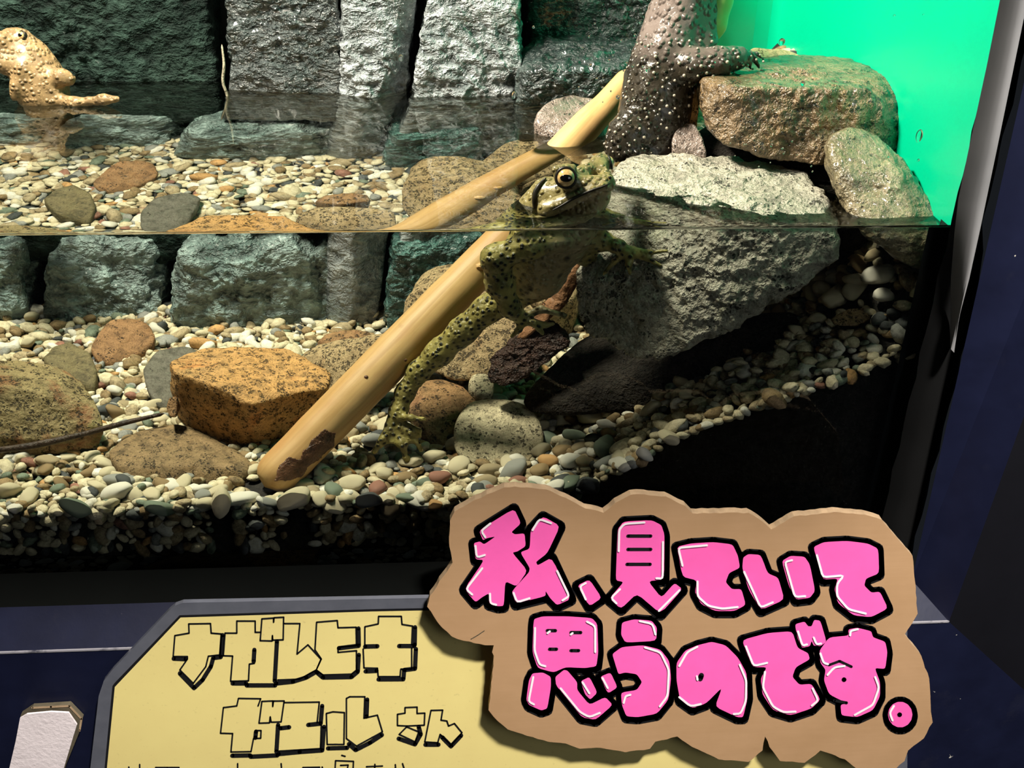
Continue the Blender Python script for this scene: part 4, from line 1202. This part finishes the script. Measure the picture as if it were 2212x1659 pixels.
YL = {  # outline strokes, heavy shadow strokes; crop coordinates
    'na': ([[(215, 315), (300, 300), (298, 245), (428, 243), (432, 300), (492, 305), (485, 430), (415, 438), (400, 500), (325, 600), (245, 520), (290, 455), (290, 440), (205, 440), (215, 315)]],
           [[(208, 452), (280, 455)], [(245, 540), (330, 628), (380, 580), (430, 500), (445, 448), (490, 442), (500, 312)]]),
    'ga': ([[(515, 300), (585, 300), (585, 228), (695, 228), (695, 295), (728, 295)], [(515, 300), (505, 435), (560, 437), (548, 588), (655, 585), (660, 485), (690, 480)],
            [(735, 215), (805, 210), (805, 235), (808, 208), (865, 205), (862, 340), (800, 342), (798, 315), (796, 347), (725, 345), (735, 215)]],
           [[(690, 400), (686, 470)], [(825, 350), (812, 585)], [(560, 600), (640, 600), (645, 612), (815, 612)]]),
    're': ([[(868, 243), (962, 243), (945, 425), (1010, 370), (1088, 455), (1060, 520), (960, 575), (830, 580)]], [[(820, 600), (920, 590), (1000, 565), (1060, 530)]]),
    'hi': ([[(1052, 400), (1062, 235), (1185, 225), (1190, 268), (1298, 265), (1300, 375), (1190, 385), (1190, 415), (1300, 405), (1300, 520), (1270, 545), (1100, 550), (1060, 520), (1090, 455), (1052, 400)]],
           [[(1312, 272), (1314, 375), (1195, 390)], [(1314, 430), (1308, 530), (1270, 562), (1100, 565), (1065, 535)]]),
    'ki': ([[(1350, 390), (1350, 262), (1430, 245), (1432, 200), (1568, 200), (1572, 248), (1635, 258), (1630, 370)], [(1340, 395), (1345, 508), (1425, 510), (1430, 560), (1560, 560), (1565, 515), (1630, 515), (1630, 390)]],
           [[(1352, 380), (1425, 378)], [(1555, 377), (1645, 377)], [(1650, 265), (1648, 370)], [(1655, 395), (1650, 512), (1585, 520), (1580, 575), (1432, 576)], [(1355, 528), (1420, 525)]]),
    'ga2': ([[(728, 692), (712, 735)], [(505, 745), (585, 735), (595, 690), (725, 692)], [(505, 745), (488, 898), (560, 900), (550, 1010), (670, 1008), (685, 930), (728, 928), (730, 882), (695, 882)],
             [(735, 708), (800, 705), (800, 738), (804, 706), (868, 705), (850, 830), (790, 832), (785, 800), (780, 836), (718, 838), (735, 708)]],
            [[(700, 888), (696, 925)], [(832, 848), (822, 1008)], [(558, 1032), (665, 1030), (668, 1038), (828, 1030)]]),
    'e': ([[(870, 715), (1078, 712), (1065, 835)], [(1090, 850), (1085, 990), (838, 1005)]], [[(1095, 735), (1086, 840), (1012, 848)], [(845, 868), (898, 862)], [(1106, 860), (1096, 1000), (960, 1010), (835, 1022)]]),
    'ru': ([[(1120, 780), (1160, 770), (1228, 775), (1225, 965), (1125, 965), (1120, 780)], [(1240, 690), (1260, 680), (1350, 680), (1345, 808), (1425, 790), (1455, 890), (1300, 975), (1240, 930), (1240, 690)]],
           [[(1130, 988), (1245, 985)], [(1364, 697), (1360, 798)], [(1255, 962), (1295, 998), (1380, 955), (1452, 908)]]),
    'sa': ([[(1590, 778), (1590, 745), (1662, 742), (1662, 780), (1708, 778), (1705, 850), (1600, 855), (1545, 852), (1545, 785), (1590, 778)], [(1600, 860), (1672, 890), (1650, 950), (1555, 905), (1600, 860)]],
           [[(1552, 930), (1650, 964), (1684, 905), (1672, 860)]]),
    'n': ([[(1745, 762), (1815, 760), (1805, 820), (1840, 825), (1850, 855), (1885, 840), (1930, 895), (1865, 970), (1800, 905), (1785, 955), (1708, 950), (1745, 762)]],
          [[(1712, 966), (1790, 966)], [(1812, 922), (1865, 976), (1925, 912)]]),
    'row1': ([[(5, 1085), (5, 1130)], [(-60, 1100), (-60, 1130)]], []), 'row2': ([[(100, 1103), (240, 1103)], [(170, 1103), (165, 1140)]], []), 'row3': ([[(590, 1080), (590, 1140)]], []), 'row4': ([[(850, 1080), (855, 1140)]], []),
    'row5': ([[(980, 1103), (1080, 1101)], [(1095, 1100), (1098, 1108)]], []), 'row6': ([[(1172, 1115), (1175, 1062), (1282, 1066), (1280, 1115)], [(1212, 1030), (1232, 1036)], [(1205, 1090), (1250, 1088), (1246, 1110)]], []),
    'row7': ([[(1360, 1098), (1455, 1094)], [(1410, 1084), (1408, 1130)]], []), 'row8': ([[(1532, 1086), (1535, 1125)], [(1575, 1080), (1590, 1125)]], []),
}
for key, (thin, heavy) in YL.items():
    polys = []
    for l_ in thin: polys += stroke_polys([C1(p) for p in l_], 1.7)
    for l_ in heavy: polys += stroke_polys([C1(p) for p in l_], 4.6)
    flat('character', polys, YP - .0006, M['ink'], plc)

# cardboard sign
YC = -.0475
cs = empty('cardboard_sign', at0(1500, 1640, YC)); tag(cs, 'torn brown cardboard sign with fat pink hand lettering', 'sign')


def CA(p): return (900 + .379 * p[0], 1030 + .379 * p[1])
def CB(p): return (1450 + .379 * p[0], 1030 + .379 * p[1])


ol = [CA(p) for p in [(60, 740), (75, 680), (150, 570), (205, 490), (185, 370), (190, 250), (215, 200), (300, 150), (400, 100), (500, 60), (560, 55), (690, 68), (740, 72), (850, 120), (960, 180), (1065, 205), (1130, 150), (1220, 102), (1300, 100), (1420, 112), (1530, 165)]]
ol += [CB(p) for p in [(120, 208), (250, 205), (440, 205), (500, 240), (570, 300), (700, 225), (800, 215), (930, 200), (1100, 215), (1200, 245), (1260, 320), (1375, 450), (1390, 600), (1405, 780), (1330, 900), (1425, 1020), (1470, 1150), (1480, 1340), (1490, 1400), (1440, 1490), (1350, 1560), (1330, 1620), (1280, 1665), (1180, 1690), (1060, 1665), (990, 1610), (850, 1560), (760, 1630), (620, 1620), (560, 1540), (535, 1480), (520, 1560), (440, 1625), (270, 1610), (120, 1540), (35, 1480)]]
ol += [CA(p) for p in [(1360, 1510), (1330, 1550), (1190, 1570), (1050, 1545), (930, 1550), (850, 1520), (750, 1510), (600, 1465), (520, 1440), (460, 1390), (410, 1330), (425, 1200), (440, 1020), (430, 1000), (440, 960), (390, 960), (270, 935), (200, 910), (120, 830)]]
rj = random.Random(5); ol2 = []
for i in range(len(ol)):                          # torn edge: short uneven runs
    a, b = np.array(ol[i]), np.array(ol[(i + 1) % len(ol)]); n_ = max(1, int(np.linalg.norm(b - a) / 11))
    for k in range(n_):
        p = a + (b - a) * k / n_
        ol2.append((p[0] + (rj.uniform(-1.2, 1.2) if k else 0), p[1] + (rj.uniform(-1.2, 1.2) if k else 0)))
board = flat('board', [ol2], YC, [M['card'], M['card_edge']], cs, .0032)
nf = len(board.data.polygons); mi = [1 if abs(pl_.normal.y) < .5 else 0 for pl_ in board.data.polygons]; board.data.polygons.foreach_set('material_index', mi)
v, f = box((.03, YC + .0032, -.215), (.11, YP - .0006, -.200)); mesh_obj('spacer', v, f, M['card_dark'], parent=cs, smooth=False, caustic=False)
for l_ in [[CA((310, 925)), CA((345, 905)), CA((385, 878))]]:
    flat('crease', stroke_polys(l_, .9), YC - .0001, M['card_dark'], cs)

LET = [  # (map, pink outlines, dark marks inside, white shines)
    (CA, [[(355, 305), (555, 180), (595, 265), (540, 315), (560, 328), (615, 322), (622, 395), (575, 425), (545, 432), (632, 535), (570, 625), (505, 595), (497, 735), (465, 738), (412, 722), (410, 665), (375, 685), (335, 715), (272, 640), (385, 475), (335, 470), (325, 378), (360, 368), (385, 385), (450, 340), (400, 350), (378, 362)],
          [(720, 225), (818, 280), (745, 435), (680, 485), (690, 505), (770, 460), (880, 695), (800, 732), (760, 690), (735, 650), (735, 680), (565, 722), (540, 655), (640, 545), (645, 520), (590, 430), (645, 410), (650, 300)]], [],
     [[(392, 345), (368, 308), (422, 265)], [(335, 392), (343, 460), (390, 445)], [(375, 520), (282, 640), (318, 672)], [(418, 665), (420, 720), (455, 730)], [(660, 305), (700, 240), (768, 265)], [(552, 660), (572, 715), (645, 692)], [(800, 535), (870, 680), (830, 705)]]),
    (CA, [[(985, 585), (1055, 690), (985, 738), (915, 620)]], [], [[(965, 605), (930, 625), (965, 700)]]),
    (CA, [[(1145, 300), (1180, 255), (1340, 247), (1395, 275), (1413, 330), (1410, 585), (1320, 595), (1395, 690), (1470, 605), (1515, 640), (1390, 780), (1255, 665), (1165, 752), (1097, 695), (1180, 600), (1135, 590), (1140, 450)]],
     [([(1205, 337), (1335, 337)], 9), ([(1205, 413), (1335, 413)], 9), ([(1200, 498), (1332, 498)], 9)], [[(1152, 425), (1155, 300), (1185, 268), (1300, 260)], [(1404, 370), (1402, 580), (1365, 578)], [(1160, 640), (1108, 690), (1140, 722)], [(1500, 645), (1380, 765)]]),
    (CB, [[(30, 400), (110, 380), (240, 372), (350, 385), (380, 450), (392, 518), (330, 548), (310, 600), (345, 640), (400, 640), (425, 730), (360, 765), (250, 765), (170, 725), (135, 660), (145, 590), (65, 570)]], [],
     [[(65, 508), (40, 405), (205, 390)], [(150, 595), (150, 680), (210, 735), (290, 752), (380, 742)]]),
    (CB, [[(410, 460), (440, 440), (510, 445), (550, 550), (610, 575), (645, 700), (510, 760), (440, 640), (405, 520)], [(630, 480), (680, 450), (760, 455), (790, 500), (820, 650), (790, 690), (710, 700), (670, 620)]], [],
     [[(415, 540), (510, 745), (580, 715)], [(690, 475), (648, 485), (705, 685), (765, 680)]]),
    (CB, [[(810, 400), (870, 372), (1000, 365), (1120, 380), (1180, 410), (1185, 550), (1110, 580), (1100, 620), (1140, 660), (1190, 655), (1235, 750), (1140, 800), (1040, 790), (950, 720), (930, 640), (950, 580), (865, 585), (840, 500)]], [],
     [[(830, 445), (865, 572), (985, 562), (945, 610), (945, 680), (1010, 755), (1110, 780)]]),
    (CA, [[(670, 810), (720, 795), (860, 795), (1000, 805), (1030, 840), (1035, 1000), (1025, 1080), (960, 1090), (850, 1085), (780, 1115), (690, 1090), (660, 1000), (665, 850)], [(660, 1120), (720, 1115), (765, 1140), (765, 1200), (745, 1320), (710, 1332), (640, 1300), (625, 1270), (640, 1160)],
          [(840, 1100), (860, 1105), (915, 1170), (915, 1215), (985, 1300), (1075, 1255), (1118, 1300), (1020, 1385), (940, 1370), (795, 1190), (790, 1140)], [(935, 1165), (985, 1140), (1030, 1230), (990, 1270), (960, 1240)], [(1045, 1140), (1105, 1115), (1145, 1200), (1090, 1235)]],
     [([(745, 876), (792, 876)], 9), ([(880, 887), (936, 887)], 9), ([(758, 982), (798, 982)], 9), ([(880, 990), (924, 990)], 9)],
     [[(675, 860), (672, 990), (700, 1070), (735, 1080)], [(970, 825), (1018, 850), (1018, 1000)], [(665, 1140), (638, 1280), (670, 1298)], [(820, 1205), (930, 1340), (985, 1370), (1045, 1345)], [(945, 1170), (985, 1235)], [(1058, 1145), (1090, 1205)], [(745, 892), (760, 880)], [(878, 900), (890, 890)]]),
    (CA, [[(1170, 830), (1240, 812), (1340, 820), (1370, 860), (1365, 935), (1190, 945), (1165, 900)], [(1115, 1010), (1170, 970), (1290, 960), (1390, 985), (1440, 1050), (1450, 1150), (1435, 1270), (1370, 1350), (1260, 1370), (1195, 1365), (1170, 1300), (1165, 1230), (1255, 1215), (1285, 1170), (1255, 1125), (1190, 1115), (1150, 1125), (1130, 1060)]], [],
     [[(1270, 822), (1345, 838), (1362, 900)], [(1300, 972), (1390, 1000), (1438, 1100), (1430, 1250), (1385, 1310)], [(1180, 1290), (1190, 1250), (1220, 1242)]]),
    (CB, [[(150, 960), (230, 940), (310, 960), (380, 1030), (430, 1120), (435, 1260), (410, 1370), (375, 1370), (250, 1310), (290, 1200), (200, 1290), (120, 1320), (50, 1270), (30, 1160), (30, 1060), (80, 990)]], [([(172, 1132), (166, 1150)], 15)],
     [[(45, 1080), (90, 1000), (150, 968)], [(45, 1255), (110, 1308), (170, 1295)], [(390, 1070), (428, 1160), (425, 1280), (395, 1350), (355, 1352)], [(146, 1135), (150, 1158)]]),
    (CB, [[(405, 930), (550, 890), (690, 880), (720, 975), (780, 1005), (790, 1040), (710, 1085), (690, 1140), (730, 1185), (800, 1180), (850, 1270), (800, 1320), (680, 1360), (580, 1330), (520, 1240), (510, 1150), (545, 1085), (465, 1085), (430, 1010)],
          [(705, 840), (760, 825), (780, 852), (800, 852), (815, 815), (850, 820), (885, 940), (850, 965), (812, 962), (800, 935), (790, 965), (745, 975), (720, 920)]], [],
     [[(425, 965), (470, 1078), (548, 1060)], [(535, 1110), (522, 1200), (580, 1310), (640, 1342), (710, 1338)], [(805, 1205), (838, 1275), (800, 1305)], [(722, 880), (748, 962), (775, 955)], [(812, 915), (828, 955), (855, 950)]]),
    (CB, [[(1010, 870), (1060, 860), (1140, 880), (1150, 915), (1220, 940), (1232, 1000), (1220, 1095), (1160, 1090), (1190, 1170), (1190, 1250), (1150, 1330), (1060, 1370), (970, 1360), (965, 1300), (1000, 1290), (900, 1240), (870, 1160), (880, 1100), (850, 1060), (845, 990), (900, 915), (1010, 905)]],
     [([(985, 1155), (986, 1156)], 13), ([(900, 1072), (960, 1050), (1028, 1082)], 7), ([(930, 1275), (1000, 1288)], 8)],
     [[(1020, 905), (1022, 878), (1065, 868)], [(850, 1005), (868, 1060), (895, 1068)], [(890, 1130), (930, 1085), (990, 1078)], [(1162, 1140), (1185, 1200), (1150, 1300), (1045, 1358)]]),
    (CB, [[(1305 + 70 * math.cos(k * .4488), 1355 + 74 * math.sin(k * .4488)) for k in range(14)]], [([(1302, 1355), (1303, 1356)], 13)], [[(1270, 1305), (1245, 1345), (1262, 1390)]]),
]
for mp, pinks, marks, shines in LET:
    blk, pk, wh = [], [], []
    for poly in pinks:
        pp = [mp(q) for q in poly]; pk.append(rounded(pp, .20))
        sh = [(q[0] + .5, q[1] + 3.6) for q in pp]
        blk += [pp] + stroke_polys(pp, 11.5, True) + [sh] + stroke_polys(sh, 11.5, True)
    o = flat('character', blk, YC - .0002, M['ink'], cs)
    # parts of the letter sit under it
    oo = []
    oo.append(flat('letter_fill', pk, YC - .0004, M['pink'], cs))
    if marks:
        ms = []
        for l_, w_ in marks: ms += stroke_polys([mp(q) for q in l_], w_ * .379)
        oo.append(flat('letter_mark', ms, YC - .0006, M['ink'], cs))
    ws = []
    for l_ in shines: ws.append(ribbon([mp(q) for q in l_], 2.3))
    oo.append(flat('letter_shine', ws, YC - .0008, M['white_ink'], cs))
    for q in oo: q.parent = o; q.location = (0, 0, 0)

# small tag at the lower left
tg = empty('paper_tag', at0(90, 1900, -.0375)); tag(tg, 'blank white paper tag on a dark card at the lower left of the frame', 'tag')
flat('backing', [[(15, 1800), (35, 1600), (45, 1545), (70, 1528), (150, 1523), (178, 1552), (172, 1580), (140, 1659), (120, 1800)]], -.0375, M['card_dark'], tg, .0022)
flat('rim', stroke_polys([(70, 1529), (110, 1527), (150, 1525), (176, 1553), (172, 1578)], 2.2), -.0378, M['card_edge'], tg)
flat('paper', [[(-10, 1800), (20, 1660), (34, 1600), (43, 1552), (58, 1543), (110, 1538), (148, 1540), (166, 1566), (158, 1592), (138, 1659), (110, 1800)]], -.0392, M['paper_white'], tg, .0008)

# water drops on the pane and flecks on the surface
for px, py, r_, st_, lb_ in [(1987, 293, .0013, 1.7, 'long water drop hanging at the right end of the long brown rock'), (1690, 90, .0011, 1, 'round water drop on the pane above the dry sandy stone'), (1735, 180, .0008, 1, 'tiny water drop in front of the top of the long brown rock'),
                        (1400, 150, .0008, 1, 'tiny water drop in front of the dark toad'), (1335, 210, .0007, 1, 'tiny water drop in front of the top of the driftwood'), (1110, 205, .0008, 1.5, 'slim water drop at the foot of the pale wall slab'), (866, 125, .0008, 1.3, 'water drop in front of the slanting gap between the pale slabs')]:
    p = at0(px, py, -.0001); D_, F_ = ico(4)
    dr = D_ * np.array([r_, r_ * .55, r_ * st_]); dr[:, 2] -= .25 * r_ * st_ * (D_[:, 2] < 0) * D_[:, 2] ** 2
    o = mesh_obj('water_drop', p + dr + np.array([0, .0004, 0]), F_, M['drop'], caustic=False)
    tag(o, lb_, 'drop', 'drops on the pane')

rw = np.random.RandomState(21); V, F = [], []; D_, F_ = ico(2)
for k in range(70):
    px, py = (rw.uniform(1250, 1420), rw.uniform(40, 260)) if k < 34 else ((rw.uniform(1560, 1760), rw.uniform(300, 400)) if k < 52 else (rw.uniform(1150, 2000), rw.uniform(20, 450)))
    r_ = rw.uniform(.00022, .00055); p = at0(px, py, .0001)
    F += [tuple(i + len(V) * len(D_) for i in fc) for fc in F_]; V.append(p + D_ * np.array([r_, r_ * .5, r_ * rw.uniform(.7, 1.4)]))
tag(mesh_obj('fine_droplets', np.concatenate(V), F, M['drop'], caustic=False), 'fine spray of droplets on the inside of the pane', 'droplets', kind='stuff')
